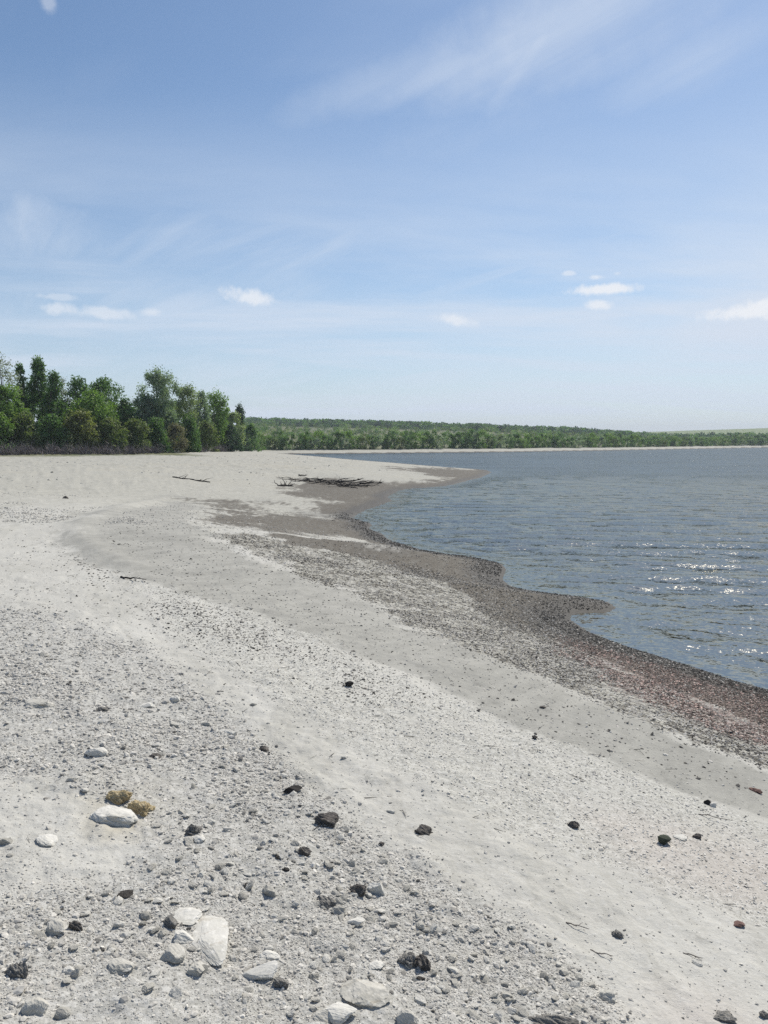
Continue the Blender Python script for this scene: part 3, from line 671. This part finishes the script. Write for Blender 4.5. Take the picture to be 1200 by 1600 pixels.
def pebble_mesh(k, mk):
    if (k, mk) not in pmesh:
        V, Fc = VAR[k]; pmesh[(k, mk)] = mesh_obj('pebble', V*np.array([.5, .4, .3]), Fc, M[mk])
        return pmesh[(k, mk)], True
    return pmesh[(k, mk)], False
prr = random.Random(8)
regions = ((lambda u, v: v > 1420 and u < 230, 'loose pebble in the coarse gravel left of the broken white slab'),
           (lambda u, v: v > 1420 and u < 480, 'loose pebble in the gravel between the broken slab and the tilted slab'),
           (lambda u, v: v > 1420 and u < 760, 'loose pebble in the gravel around the large pale stone at bottom centre'),
           (lambda u, v: v > 1420, 'loose pebble in the gravel right of the dark clod pair at the bottom'),
           (lambda u, v: v > 1250 and u < 250, 'loose pebble on the smooth sand below the yellowish clods'),
           (lambda u, v: v > 1250 and u < 620, 'loose pebble in the gravel around the clod with dry roots'),
           (lambda u, v: v > 1250, 'loose pebble on the pale sand and shingle at lower right'),
           (lambda u, v: u < 480, 'loose pebble high on the beach above the yellowish clods'),
           (lambda u, v: True, 'loose pebble high on the beach near the grey sand'))
for i in top:
    mk = 'white' if lum[i] > .55 else ('pale' if lum[i] > .40 else ('greyst' if lum[i] > .17 else 'clod'))
    o0, first = pebble_mesh(prr.randrange(10), mk)
    o = o0 if first else o0.copy()
    if not first: COL.objects.link(o)
    o.location = (x[i], y[i], z[i]+s[i]*.10); q = s[i]*1.1
    o.scale = (q*prr.uniform(.9, 1.2), q*prr.uniform(.7, 1.1), q*prr.uniform(.45, .9)); o.rotation_euler = (prr.gauss(0, .3), prr.gauss(0, .3), prr.uniform(0, 6.28))
    u = 600+F*x[i]/y[i]*.93; dd_ = math.atan2(CAM_H-z[i], y[i])-PITCH; v = 800+F*math.tan(dd_)
    for fn, lb in regions:
        if fn(u, v): break
    col = {'white': 'white ', 'pale': 'pale ', 'greyst': 'grey ', 'clod': 'dark '}[mk]
    tag(o, col+lb, 'pebble', col+lb.replace('loose pebble', 'pebbles'))

# litter of dried weed, shell and bark flakes along the old waterlines
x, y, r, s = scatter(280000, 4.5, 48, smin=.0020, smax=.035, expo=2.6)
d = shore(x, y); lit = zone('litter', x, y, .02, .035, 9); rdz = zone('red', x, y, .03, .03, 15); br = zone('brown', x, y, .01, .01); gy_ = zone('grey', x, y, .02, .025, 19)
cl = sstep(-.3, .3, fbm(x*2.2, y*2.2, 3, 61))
crl = np.exp(-(poly_sd(x, y, crest, closed=False)/.22)**2)+.5*np.exp(-(poly_sd(x, y, crest2, closed=False)/.35)**2)  # thicker litter on the crests, drawn as the dark shadow line of the step
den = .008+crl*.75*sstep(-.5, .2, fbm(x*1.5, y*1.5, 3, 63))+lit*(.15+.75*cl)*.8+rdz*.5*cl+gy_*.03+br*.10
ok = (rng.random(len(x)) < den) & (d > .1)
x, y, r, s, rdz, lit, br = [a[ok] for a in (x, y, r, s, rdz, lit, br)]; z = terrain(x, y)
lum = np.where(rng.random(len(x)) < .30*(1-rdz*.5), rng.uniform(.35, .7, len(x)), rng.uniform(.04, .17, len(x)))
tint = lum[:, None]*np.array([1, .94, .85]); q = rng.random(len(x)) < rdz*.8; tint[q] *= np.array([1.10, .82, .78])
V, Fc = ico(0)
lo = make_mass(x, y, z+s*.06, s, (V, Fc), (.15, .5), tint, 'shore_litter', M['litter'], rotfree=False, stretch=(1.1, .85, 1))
tag(lo, 'dark dried weed and shell litter strewn along the old waterline and the shadow line of the crest', 'litter', kind='stuff')
# thin dry twigs and straws
x, y, r, s = scatter(4200, 3.0, 40, smin=.007, smax=.05, expo=2.6)
d = shore(x, y); lit = zone('litter', x, y, .02, .035, 9)
ok = (rng.random(len(x)) < .10+.35*lit) & (d > .3); x, y, s = x[ok], y[ok], s[ok]; z = terrain(x, y)
lum = rng.uniform(.05, .22, len(x)); tint = lum[:, None]*np.array([1, .92, .8])
to = make_mass(x, y, z+.004, s*1.6, (V, Fc), (.03, .06), tint, 'twig_litter', M['litter'], rotfree=False, stretch=(1.5, .07, 1))
tag(to, 'thin dry twigs and straws lying loose across the sand', 'twigs', kind='stuff')

# ------------------------------------------------------------------ tubes, driftwood
def tube(pts, rad, n=7):
    pts = [Vector(p) for p in pts]; V = []; Fq = []
    for i, p in enumerate(pts):
        t_ = (pts[min(i+1, len(pts)-1)]-pts[max(i-1, 0)]).normalized()
        a = t_.orthogonal().normalized(); a = Vector((0, 0, 1)).cross(t_) if abs(t_.z) < .9 else Vector((1, 0, 0)).cross(t_); a.normalize(); b = t_.cross(a)
        for k in range(n):
            q = 2*math.pi*k/n; V.append(p+(a*math.cos(q)+b*math.sin(q))*rad[i])
    for i in range(len(pts)-1):
        for k in range(n):
            Fq.append((i*n+k, i*n+(k+1) % n, (i+1)*n+(k+1) % n, (i+1)*n+k))
    V += [pts[0], pts[-1]]; T = []
    for k in range(n):
        T.append((len(V)-2, (k+1) % n, k)); T.append((len(V)-1, (len(pts)-1)*n+k, (len(pts)-1)*n+(k+1) % n))
    return np.array([tuple(v) for v in V]), np.array(Fq), np.array(T)
class Acc:
    def __init__(s): s.V = []; s.Q = []; s.T = []; s.n = 0
    def tube(s, pts, rad, n=7):
        V, q, t_ = tube(pts, rad, n); s.V.append(V); s.Q.append(q+s.n); s.T.append(t_+s.n); s.n += len(V)
    def obj(s, name, mat, parent=None, smooth=True, attrs=None):
        return mesh_obj(name, np.concatenate(s.V), [np.concatenate(s.Q), np.concatenate(s.T)], mat, parent, smooth, attrs)
def wobble(r_, p, q, n, amp):
    p, q = Vector(p), Vector(q); L = (q-p).length; out = []; off = Vector((0, 0, 0))
    for i in range(n+1):
        t_ = i/n; off = off*.7+Vector((r_.gauss(0, 1), r_.gauss(0, 1), r_.gauss(0, .5)))*amp*L
        out.append(p.lerp(q, t_)+off*math.sin(math.pi*min(1, t_*1.1+.05)))
    return out
def branch(name, label, cat, x, y, L, rad, yaw, pitch, seed, group=None, mat='wood', forks=3, lift=0.0):
    r_ = random.Random(seed); a = Acc()
    dv = Vector((math.cos(yaw)*math.cos(pitch), math.sin(yaw)*math.cos(pitch), math.sin(pitch)))
    p0 = Vector((0, 0, rad*.8)); main = wobble(r_, p0, p0+dv*L, 7, .055)
    a.tube(main, [rad*(1-.7*i/7)*r_.uniform(.85, 1.15) for i in range(8)])
    for k in range(forks):
        i = r_.randint(2, 6); b0 = main[i]; ang = r_.choice((-1, 1))*r_.uniform(.4, 1.1)
        dd2 = Matrix.Rotation(ang, 3, 'Z')@dv; dd2.z += r_.uniform(.0, .30); dd2.normalize(); l2 = L*r_.uniform(.18, .5)
        br2 = wobble(r_, b0, b0+dd2*l2, 5, .05); a.tube(br2, [rad*.55*(1-.75*j/5) for j in range(6)], 6)
    o = a.obj(name, M[mat]); z0 = float(terrain(np.array([x]), np.array([y]))[0])
    o.location = (x, y, z0+lift); tag(o, label, cat, group); return o
pr_ = random.Random(77)
# heap on the mud flat: ragged ridge running to the right
for k in range(34):
    t_ = k/33; px = 472+t_*112+pr_.uniform(-6, 6); py = 749+t_*12+pr_.uniform(-3, 5)
    gx_, gy2, _ = ground_at(px, py)
    if k < 12: lb, gp = 'dark driftwood branch in the thick left end of the heap on the mud flat', 'branches in the left end of the driftwood heap'
    elif k < 24: lb, gp = 'dark driftwood branch in the middle of the heap on the mud flat', 'branches in the middle of the driftwood heap'
    else: lb, gp = 'dark driftwood branch in the thin right end of the heap near the water', 'branches in the right end of the driftwood heap'
    branch('driftwood_branch', lb, 'driftwood', gx_-.3, gy2, pr_.uniform(.45, 1.6), pr_.uniform(.014, .034)*(1.5 if k % 5 == 0 else 1), pr_.uniform(-1.1, 1.5)+(3.14 if k % 2 else 0), pr_.uniform(-.02, .09), 300+k, gp, forks=pr_.randint(3, 7), lift=pr_.uniform(-.01, .05 if k > 8 else .16))
x0, y0, _ = ground_at(445, 760)
a = Acc(); r_ = random.Random(5)
a.tube([(-.35, 0, .03), (-.1, .05, .06), (.2, -.05, .04), (.4, 0, .02)], [.03, .04, .035, .02])
for (bx, tx, tz) in ((-.30, -.50, .30), (-.16, -.22, .22), (-.02, -.14, .42), (.05, .10, .26), (.18, .34, .34), (.26, .48, .14)):
    a.tube(wobble(r_, (bx, 0, .05), (tx, r_.uniform(-.1, .1), tz), 5, .06), [.022, .02, .017, .013, .01, .005], 6)
o = a.obj('forked_snag', M['wood']); o.location = (x0, y0, float(terrain(np.array([x0]), np.array([y0]))[0])); tag(o, 'small forked snag with upright prongs left of the driftwood heap', 'driftwood')
for (p1, p2, rad, lb, sd) in (((270, 746), (303, 750), .03, 'thin dark log, left one of the pair on the upper beach', 1), ((298, 750), (328, 754), .035, 'thin dark log, right one of the pair on the upper beach', 2),
                              ((255, 700), (276, 711), .10, 'grey fallen trunk lying on the sand in front of the silvery willow', 3)):
    q1, q2 = ground_at(*p1), ground_at(*p2) if sd < 3 else (ground_at(262, 706)[0]+1.6, ground_at(262, 706)[1]-2.2, 0)
    if sd == 3: q1 = (ground_at(262, 706)[0]-1.0, ground_at(262, 706)[1]+1.5, 0)
    a = Acc(); r_ = random.Random(sd+40)
    z1, z2 = [float(terrain(np.array([q[0]]), np.array([q[1]]))[0])+rad*.7 for q in (q1, q2)]
    m0 = Vector((q1[0], q1[1], z1)); main = wobble(r_, (0, 0, 0), Vector((q2[0], q2[1], z2+(.5 if sd == 3 else 0)))-m0, 7, .02)
    a.tube(main, [rad*(1-.4*i/7) for i in range(8)], 8)
    for k in range(3):
        b0 = main[2+k]; a.tube(wobble(r_, b0, b0+Vector((r_.uniform(.1, .5), r_.uniform(-.3, .3), r_.uniform(.02, .25))), 4, .05), [rad*.5, rad*.4, rad*.3, rad*.2, rad*.1], 6)
    o = a.obj('fallen_log', M['greywood' if sd == 3 else 'wood']); o.location = m0; tag(o, lb, 'log')
for (px, py, L, lb, sd) in ((157, 863, .30, 'dark stick on the curved crest, upper one of the two at left', 11), (187, 880, .28, 'dark stick on the curved crest, lower one of the two at left', 12),
                            (913, 1447, .13, 'thin straight stick on the smooth pale track', 13), (950, 1490, .12, 'forked dark stick below the straight stick on the pale track', 14),
                            (1130, 1278, .25, 'long thin dark stick on grey sand near the right edge', 15), (1090, 1492, .10, 'short thin stick in the white patch at lower right', 16),
                            (215, 905, .35, 'dark twisted root right below the curved crest', 17)):
    x0, y0, _ = ground_at(px, py)
    far_ = sd < 13 or sd == 17; branch('stick', lb, 'stick', x0-L/2, y0, L*(1 if far_ else .62), .012 if far_ else .003, -.45, .0, sd, forks=2 if far_ else 1, lift=0 if far_ else -.002, mat='wood' if far_ else 'greywood')

# ------------------------------------------------------------------ foliage
LM = {
 "dark": leaf_mat("dark_green_leaves", (0.061, 0.121, 0.040), (0.158, 0.265, 0.083), (0.089, 0.174, 0.053)),
 "mid": leaf_mat("mid_green_leaves", (0.093, 0.166, 0.041), (0.228, 0.343, 0.086), (0.156, 0.270, 0.063)),
 'olive': leaf_mat('olive_leaves', (0.081, 0.121, 0.041), (0.196, 0.247, 0.090), (0.172, 0.178, 0.075)),
 'ochre': leaf_mat('ochre_leaves', (0.109, 0.132, 0.048), (0.253, 0.276, 0.103), (0.230, 0.213, 0.092)),
 'silver': leaf_mat('silvery_willow_leaves', (.13, .185, .125), (.31, .385, .285), (.17, .24, .16)),
 'pale': leaf_mat('pale_yellow_green_leaves', (.15, .20, .10), (.35, .41, .23), (.14, .20, .085)),
 'feather': leaf_mat('grey_feathery_leaves', (0.172, 0.198, 0.158), (0.343, 0.370, 0.310)),
 'blue': leaf_mat('bluish_dark_needles', (0.029, 0.058, 0.035), (0.066, 0.116, 0.066)),
 'brown': leaf_mat('brownish_bare_leaves', (.13, .125, .085), (.24, .22, .15)),
}
def crown_cloud(r_, h, w_, z0, nclump, nleaf, leaf, shape, clump_r=.28, depth=.8):
    """leaf quads gathered in clumps inside an envelope"""
    g_ = np.random.default_rng(r_.randrange(1 << 30)); hh = h-z0; C_ = []
    while len(C_) < nclump:
        t_ = g_.random(); a = g_.uniform(0, 6.28)
        if shape == 'round': e = math.sqrt(max(0.05, 1-(2*t_-1)**2))
        elif shape == 'spire': e = (1-t_)**.75*.95+.08
        elif shape == 'column': e = min(1, 3*t_+.5)*min(1, (1.02-t_)*2.2)
        elif shape == 'vase': e = (.45+.65*t_)*math.sqrt(max(0.02, 1-max(0, t_-.55)**2/.22))
        else: e = math.sqrt(max(.03, 1-t_*t_))                       # shrub dome
        rad = math.sqrt(g_.random())*e*.86
        C_.append((math.cos(a)*rad*w_/2, math.sin(a)*rad*w_/2*depth, z0+t_*hh*.94, .6+.8*g_.random(), g_.random()))
    C_ = np.array(C_); idx = g_.integers(0, nclump, nleaf)
    cr = clump_r*min(w_, hh)*.5*C_[idx, 3]*np.where(g_.random(nleaf) < .25, 1.4, 1.0)
    dvec = g_.normal(size=(nleaf, 3)); dvec /= np.linalg.norm(dvec, axis=1)[:, None]
    P = C_[idx, :3]+dvec*(cr*g_.random(nleaf)**.55)[:, None]*np.array([1, 1, 1.15 if shape in ('vase', 'column', 'spire') else .8])
    P[:, 2] = np.maximum(P[:, 2], .05)
    nrm = g_.normal(size=(nleaf, 3))+dvec*.8+np.array([0, 0, .5]); nrm /= np.linalg.norm(nrm, axis=1)[:, None]
    t1 = np.cross(nrm, g_.normal(size=(nleaf, 3))); t1 /= np.linalg.norm(t1, axis=1)[:, None]; t2 = np.cross(nrm, t1)
    sz = leaf*g_.uniform(.6, 1.4, nleaf)[:, None]
    q = np.stack([P+t1*sz, P+t2*sz*.55, P-t1*sz, P-t2*sz*.55], 1)
    tone = np.clip(C_[idx, 4]*.7+g_.random(nleaf)*.45-.05, 0, 1)
    return q.reshape(-1, 3), np.arange(nleaf*4).reshape(-1, 4), np.repeat(tone, 4), C_
def trunk_acc(r_, h, w_, C_, stems, rad):
    a = Acc()
    for s_ in range(stems):
        bx = r_.uniform(-.12, .12)*w_*(stems > 1); top = (bx+r_.uniform(-.2, .2)*w_, r_.uniform(-.15, .15)*w_, h*r_.uniform(.7, .88))
        main = wobble(r_, (bx, 0, -.15), top, 8, .02); a.tube(main, [rad*(1-.85*i/8) for i in range(9)], 6)
        for k in range(6):
            c_ = C_[r_.randrange(len(C_))]; i = min(7, max(1, int(c_[2]/h*6))); b0 = main[i]
            a.tube(wobble(r_, b0, (c_[0], c_[1], c_[2]), 4, .04), [rad*.35, rad*.28, rad*.2, rad*.13, rad*.06], 5)
    return a
def tree(px, Y, top, wpx, kind, shape, label, cat, seed, name='tree', nleaf=3200, leaf=.12, z0f=.08, stems=1, nclump=26, cr=.28, group=None):
    r_ = random.Random(seed); x = (px-600)/F*Y*1.0; z = float(terrain(np.array([x]), np.array([Y]))[0])
    h = CAM_H+(HOR-top)/F*Y-z; w_ = wpx/F*Y
    e = bpy.data.objects.new(name, None); COL.objects.link(e); e.location = (x, Y, z); tag(e, label, cat, group)
    V, q, tone, C_ = crown_cloud(r_, h, w_*1.08, h*z0f, int(nclump*2.6), int(nleaf*3.1), leaf*.86, shape, cr*1.05)
    mesh_obj('crown', V, q, LM[kind], e, False, {'tone': tone})
    trunk_acc(r_, h, w_, C_, stems, max(.035, h*.016)).obj('trunk', M['bark'], e)
    return e
T = tree
T(-70, 70, 575, 130, 'mid', 'round', 'broad green tree cut by the left edge of the wood', 'tree', 1, nleaf=5000)
T(3, 74, 552, 78, 'feather', 'vase', 'pale grey feathery tree at the far left of the wood', 'tree', 2, nleaf=1900, leaf=.09, stems=3, cr=.22)
T(12, 71, 596, 66, 'mid', 'round', 'mid green bushy tree below the grey feathery tree', 'tree', 3, nleaf=3600)
T(66, 77, 556, 50, 'dark', 'column', 'tallest dark green tree with a ragged pointed top, left part of the wood', 'tree', 4, nleaf=3400, cr=.26, nclump=34)
T(38, 76, 561, 30, 'dark', 'spire', 'slim dark spire shaped tree left of the tallest dark tree', 'tree', 5, nleaf=1600, nclump=20)
T(90, 75, 582, 42, 'dark', 'column', 'dark green tree closing the gap right of the tallest dark tree', 'tree', 6, nleaf=2400)
T(104, 82, 590, 40, 'feather', 'column', 'thin pale grey green tree seen in the gap between two dark groups', 'tree', 7, nleaf=1000, leaf=.09, cr=.22)
T(128, 79, 588, 58, 'dark', 'round', 'dark round tree with a small knob on top, left one of the middle pair', 'tree', 8, nleaf=3400)
T(168, 82, 592, 72, 'dark', 'round', 'broad dark round tree, right one of the middle pair', 'tree', 9, nleaf=4200)
T(150, 76, 612, 70, 'mid', 'round', 'lighter green bushy tree in front of the middle pair of dark trees', 'tree', 10, nleaf=3600)
T(198, 82, 618, 38, 'dark', 'column', 'narrow dark tree just left of the silvery willow', 'tree', 11, nleaf=1800)
T(253, 85, 577, 74, 'silver', 'vase', 'tallest silvery green willow with an open flaring crown', 'willow', 12, name='willow_tree', nleaf=7000, leaf=.11, stems=3, nclump=44, cr=.22)
T(226, 84, 618, 44, 'silver', 'round', 'lower silvery willow against the left side of the tallest willow', 'willow', 13, name='willow_tree', nleaf=2200, leaf=.11)
T(294, 90, 603, 48, 'pale', 'vase', 'pale yellowish willow right of the tallest silvery willow', 'willow', 14, name='willow_tree', nleaf=2600, leaf=.11, stems=2)
T(318, 96, 613, 40, 'silver', 'column', 'narrow grey green willow right of the pale yellowish willow', 'willow', 15, name='willow_tree', nleaf=2000, leaf=.12)
T(340, 104, 612, 46, 'mid', 'vase', 'dark grey green tree with a crooked flat top', 'tree', 16, nleaf=2600, leaf=.14)
T(376, 128, 632, 28, 'blue', 'spire', 'bluish dark conical tree at the right end of the wood', 'tree', 17, nleaf=1900, leaf=.16)
T(366, 114, 644, 44, 'pale', 'round', 'pale green bush in front of the bluish conical tree', 'bush', 18, name='bush', nleaf=2200, leaf=.13)
T(357, 106, 664, 48, 'blue', 'dome', 'nearly black low bush standing right at the edge of the sand', 'bush', 19, name='bush', nleaf=2400, leaf=.13, z0f=0)
T(392, 138, 662, 30, 'dark', 'dome', 'green bush at the right tip of the wood by the far shore', 'bush', 20, name='bush', nleaf=1500, leaf=.15, z0f=0)
T(297, 86, 652, 44, 'dark', 'spire', 'dark green cone shaped bush below the pale yellowish willow', 'bush', 21, name='bush', nleaf=2200, z0f=0)
T(322, 94, 658, 44, 'olive', 'dome', 'olive bush left of the nearly black bush', 'bush', 22, name='bush', nleaf=2000, z0f=0)
T(276, 82, 662, 40, 'brown', 'dome', 'brownish half bare bush below the right side of the tallest willow', 'bush', 23, name='bush', nleaf=1500, leaf=.09, z0f=0)
T(247, 80, 655, 46, 'dark', 'dome', 'dark bush at the foot of the tallest willow', 'bush', 24, name='bush', nleaf=2400, z0f=0)
T(214, 77, 656, 50, 'olive', 'dome', 'olive bush left of the foot of the tallest willow', 'bush', 25, name='bush', nleaf=2400, z0f=0)
T(174, 74, 655, 56, 'olive', 'dome', 'dull olive bush below the broad dark round tree', 'bush', 26, name='bush', nleaf=2600, z0f=0)
T(128, 72, 642, 62, 'ochre', 'dome', 'yellow brown bush in the middle of the front row', 'bush', 27, name='bush', nleaf=2600, z0f=0)
T(84, 71, 652, 56, 'dark', 'dome', 'dark green bush left of the yellow brown bush', 'bush', 28, name='bush', nleaf=2600, z0f=0)
T(40, 70, 648, 60, 'olive', 'dome', 'olive green bush under the slim dark spire', 'bush', 29, name='bush', nleaf=2600, z0f=0)
T(-4, 68, 640, 56, 'mid', 'dome', 'bright green bush at the left edge of the frame', 'bush', 30, name='bush', nleaf=2600, z0f=0)
T(-60, 68, 640, 80, 'olive', 'dome', 'olive bush just beyond the left edge', 'bush', 31, name='bush', nleaf=2000, z0f=0)
T(348, 118, 640, 40, 'dark', 'round', 'dark tree behind the crooked flat topped tree', 'tree', 32, nleaf=1500, leaf=.16)
T(270, 104, 625, 90, 'dark', 'round', 'dark tree filling the gap behind the willows', 'tree', 33, nleaf=2600, leaf=.16)
T(205, 98, 632, 90, 'dark', 'round', 'dark tree behind the gap left of the tallest willow', 'tree', 34, nleaf=2600, leaf=.16)
T(60, 92, 612, 120, 'dark', 'round', 'wide dark tree standing behind the left trees', 'tree', 35, nleaf=3200, leaf=.16)
# bare grey brush along the foot of the wood
def brush(px, Y, hpx, wpx, seed):
    r_ = random.Random(seed); x = (px-600)/F*Y; z = float(terrain(np.array([x]), np.array([Y]))[0]); h, w_ = hpx/F*Y, wpx/F*Y
    V = []; n = 430
    for k in range(n):
        b = Vector((r_.gauss(0, w_*.22), r_.gauss(0, w_*.12), 0)); t_ = b+Vector((r_.gauss(0, w_*.16), r_.gauss(0, w_*.12), h*r_.uniform(.15, 1.0)*(.55+.45*math.sin(b.x*2.3+seed)**2)))
        if k % 2: b = b.lerp(t_, r_.uniform(.2, .7)); t_ = b+Vector((r_.gauss(0, .35), r_.gauss(0, .3), r_.uniform(0, .5)))
        s_ = Vector((r_.gauss(0, 1), r_.gauss(0, 1), 0)).normalized()*r_.uniform(.012, .03)
        V += [tuple(b-s_), tuple(b+s_), tuple(t_)]
    o = mesh_obj('dead_brush', np.array(V), np.arange(len(V)).reshape(-1, 3), M['twig']); o.location = (x, Y, z)
    return o
bl = ['leftmost low grey purple dead brush at the edge of the sand', 'dead brush under the slim dark spire', 'dead brush left of the yellow brown bush', 'dead brush under the yellow brown bush',
      'dead brush under the dull olive bush', 'dead brush left of the tallest willow', 'dead brush in front of the tallest willow', 'pinkish dead brush left of the nearly black bush', 'dead brush below the narrow grey green willow', 'low dead brush beyond the left edge']
for k, (px, Y, hp_, wp) in enumerate(((5, 66, 34, 60), (45, 67, 30, 56), (88, 68, 28, 50), (128, 69, 26, 50), (168, 70, 26, 50), (208, 72, 24, 46), (240, 76, 22, 40), (336, 99, 26, 40), (305, 88, 22, 40), (-45, 66, 32, 60))):
    tag(brush(px, Y, hp_, wp, 500+k), bl[k], 'dead brush', 'dead brush along the foot of the wood')

# ------------------------------------------------------------------ far shore: a row of small trees one can tell apart
variants = []
for k, (kind, shape) in enumerate((('mid', 'dome'), ('silver', 'dome'), ('dark', 'round'), ('pale', 'dome'), ('dark', 'dome'), ('olive', 'round'), ('silver', 'round'), ('mid', 'round'))):
    r_ = random.Random(900+k); V, q, tone, C_ = crown_cloud(r_, 1.0, 1.0, .02, 16, 900, .040, shape, .34, 1.0)
    ta = trunk_acc(r_, 1.0, 1.0, C_, 1, .022); TV = np.concatenate(ta.V); tq = np.concatenate(ta.Q)
    Vv = np.concatenate([V, TV]); Fv = np.concatenate([q, tq+len(V)])
    o = mesh_obj('shore_tree', Vv, Fv, [LM[kind], M['bark']], attrs={'tone': np.concatenate([tone, np.zeros(len(TV))])}, midx=[0]*len(q)+[1]*len(tq))
    variants.append((o, kind, [False]))
fr_ = random.Random(31); px = 384.0
names = {'mid': 'green', 'silver': 'silvery', 'dark': 'dark', 'pale': 'pale', 'olive': 'olive'}
secs = ((560, 'left of the narrow inlet on the far shore'), (760, 'above the driftwood mud flats on the far shore'), (960, 'in the middle of the far shore'), (1130, 'right of the middle of the far shore'), (1400, 'at the right end of the far shore'))
while px < 1290:
    rsx = float(np.interp(px, _px, _shr)); far = px > 1120
    k = fr_.choices(range(8), weights=(2.4, .9, 5, .5, 5, 2.5, .8, 2.4) if not far else (1, .3, 4, .3, 4, .5, .2, 1))[0]
    Y = 0
    for q in np.arange(150, 480, 1.5):
        x = (px-600)/F*q
        if float(shore(np.array([x]), np.array([q]))[0]) > 10.0+fr_.uniform(-1, 1) and q > rsx-12: Y = q; break
    if Y == 0: px += 8; continue
    hpx = fr_.uniform(20, 31) if px < 760 else (fr_.uniform(14, 24) if px < 1000 else fr_.uniform(12, 17))
    wpx = fr_.uniform(16, 28) if px < 760 else fr_.uniform(12, 22)
    ob, kind, usedf = variants[k]
    o = ob if not usedf[0] else ob.copy()
    if usedf[0]: COL.objects.link(o)
    usedf[0] = True
    z = float(terrain(np.array([x]), np.array([Y]))[0]); o.location = (x, Y, z-.1)
    o.scale = (wpx/F*Y, wpx/F*Y, hpx/F*Y); o.rotation_euler = (0, 0, fr_.uniform(0, 6.28))
    sec = next(t_ for lim, t_ in secs if px < lim); nm = names[kind]
    tag(o, f'small {nm} tree in the waterside row {sec}', 'tree', f'{nm} waterside trees {sec}')
    px += wpx*fr_.uniform(.22, .42)
for ob, kind, usedf in variants:
    if not usedf[0]: bpy.data.objects.remove(ob)

# scrub and woodland on the slope, each one mass
def bush_mass(name, n, label, cat, r0, r1, kinds, hpx, seed, densfn, leafn=70):
    g_ = np.random.default_rng(seed); V_, Q_, T_, MI = [], [], [], []; cnt = 0; base = 0
    while cnt < n:
        px = g_.uniform(376, 1260); q = g_.random(); r_ = r0(px)+(r1(px)-r0(px))*q
        x = (px-600)/F*r_; y = r_
        if g_.random() > densfn(px, q, x, y): cnt += .05; continue
        z = float(terrain(np.array([x]), np.array([y]))[0]); h = g_.uniform(*hpx)*r_/F; w_ = h*g_.uniform(.9, 1.7)
        d_ = g_.normal(size=(leafn, 3)); d_ /= np.linalg.norm(d_, axis=1)[:, None]
        P = d_*(g_.random((leafn, 1))**.3)*np.array([w_/2, w_/2, h*.5])+np.array([x, y, z+h*.5])
        t1 = g_.normal(size=(leafn, 3)); t1 /= np.linalg.norm(t1, axis=1)[:, None]; t2 = np.cross(t1, g_.normal(size=(leafn, 3))); t2 /= np.linalg.norm(t2, axis=1)[:, None]
        sz = h*.12*g_.uniform(.6, 1.4, (leafn, 1))
        V_.append(np.stack([P+t1*sz, P+t2*sz*.7, P-t1*sz, P-t2*sz*.7], 1).reshape(-1, 3)); T_.append(np.full(leafn*4, g_.random()))
        ki = g_.choice(len(kinds), p=[k[1] for k in kinds]); MI.append(np.full(leafn, ki)); cnt += 1; base += 1
    V = np.concatenate(V_); Fq = np.arange(len(V)).reshape(-1, 4)
    o = mesh_obj(name, V, Fq, [LM[k[0]] for k in kinds], attrs={'tone': np.concatenate(T_)}, midx=np.concatenate(MI))
    return tag(o, label, cat, kind='stuff')
sr = lambda px: float(np.interp(px, _px, _shr))
bush_mass('hillside_scrub', 1500, 'mixed scrub covering the low slope behind the far shore', 'scrub', lambda p: sr(p)+24, lambda p: 470, (('pale', .08), ('olive', .32), ('mid', .28), ('dark', .30), ('silver', .02)), (4, 8), 1,
          lambda px, q, x, y: .35+.65*(vnoise(np.array([x*.03]), np.array([y*.02]), 3)[0] > .45))
bush_mass('woodland', 1500, 'distant dark wood along the top of the low ridge', 'woodland', lambda p: 440, lambda p: 560, (('dark', .62), ('blue', .28), ('mid', .10)), (8, 13), 2,
          lambda px, q, x, y: 1.0 if px < 1010 else .5*(q < .5), 80)
bush_mass('field_hedges', 120, 'dark hedges and trees at the foot of the distant pale field', 'hedge', lambda p: 600, lambda p: 720, (('dark', .8), ('blue', .2)), (3, 5), 3,
          lambda px, q, x, y: 1.0 if px > 980 else .05, 60)
# ------------------------------------------------------------------ thin summer haze over the lake
hv = np.array([(a, b, c) for c in (-8.0, 27.0) for b in (-1310, 1310) for a in (-1310, 1310)])
hm, ht = new_mat('haze_air')
vol = ht.node('ShaderNodeVolumePrincipled'); vol.inputs['Color'].default_value = (.80, .88, 1, 1); vol.inputs['Density'].default_value = 0.0004
ht.l.new(vol.outputs[0], ht.node('ShaderNodeOutputMaterial').inputs['Volume'])
ho = mesh_obj('haze', hv, np.array([(0, 2, 3, 1), (4, 5, 7, 6), (0, 1, 5, 4), (2, 6, 7, 3), (0, 4, 6, 2), (1, 3, 7, 5)]), hm)
tag(ho, 'thin pale blue summer haze over the lake', 'haze', kind='stuff')
print('script done')
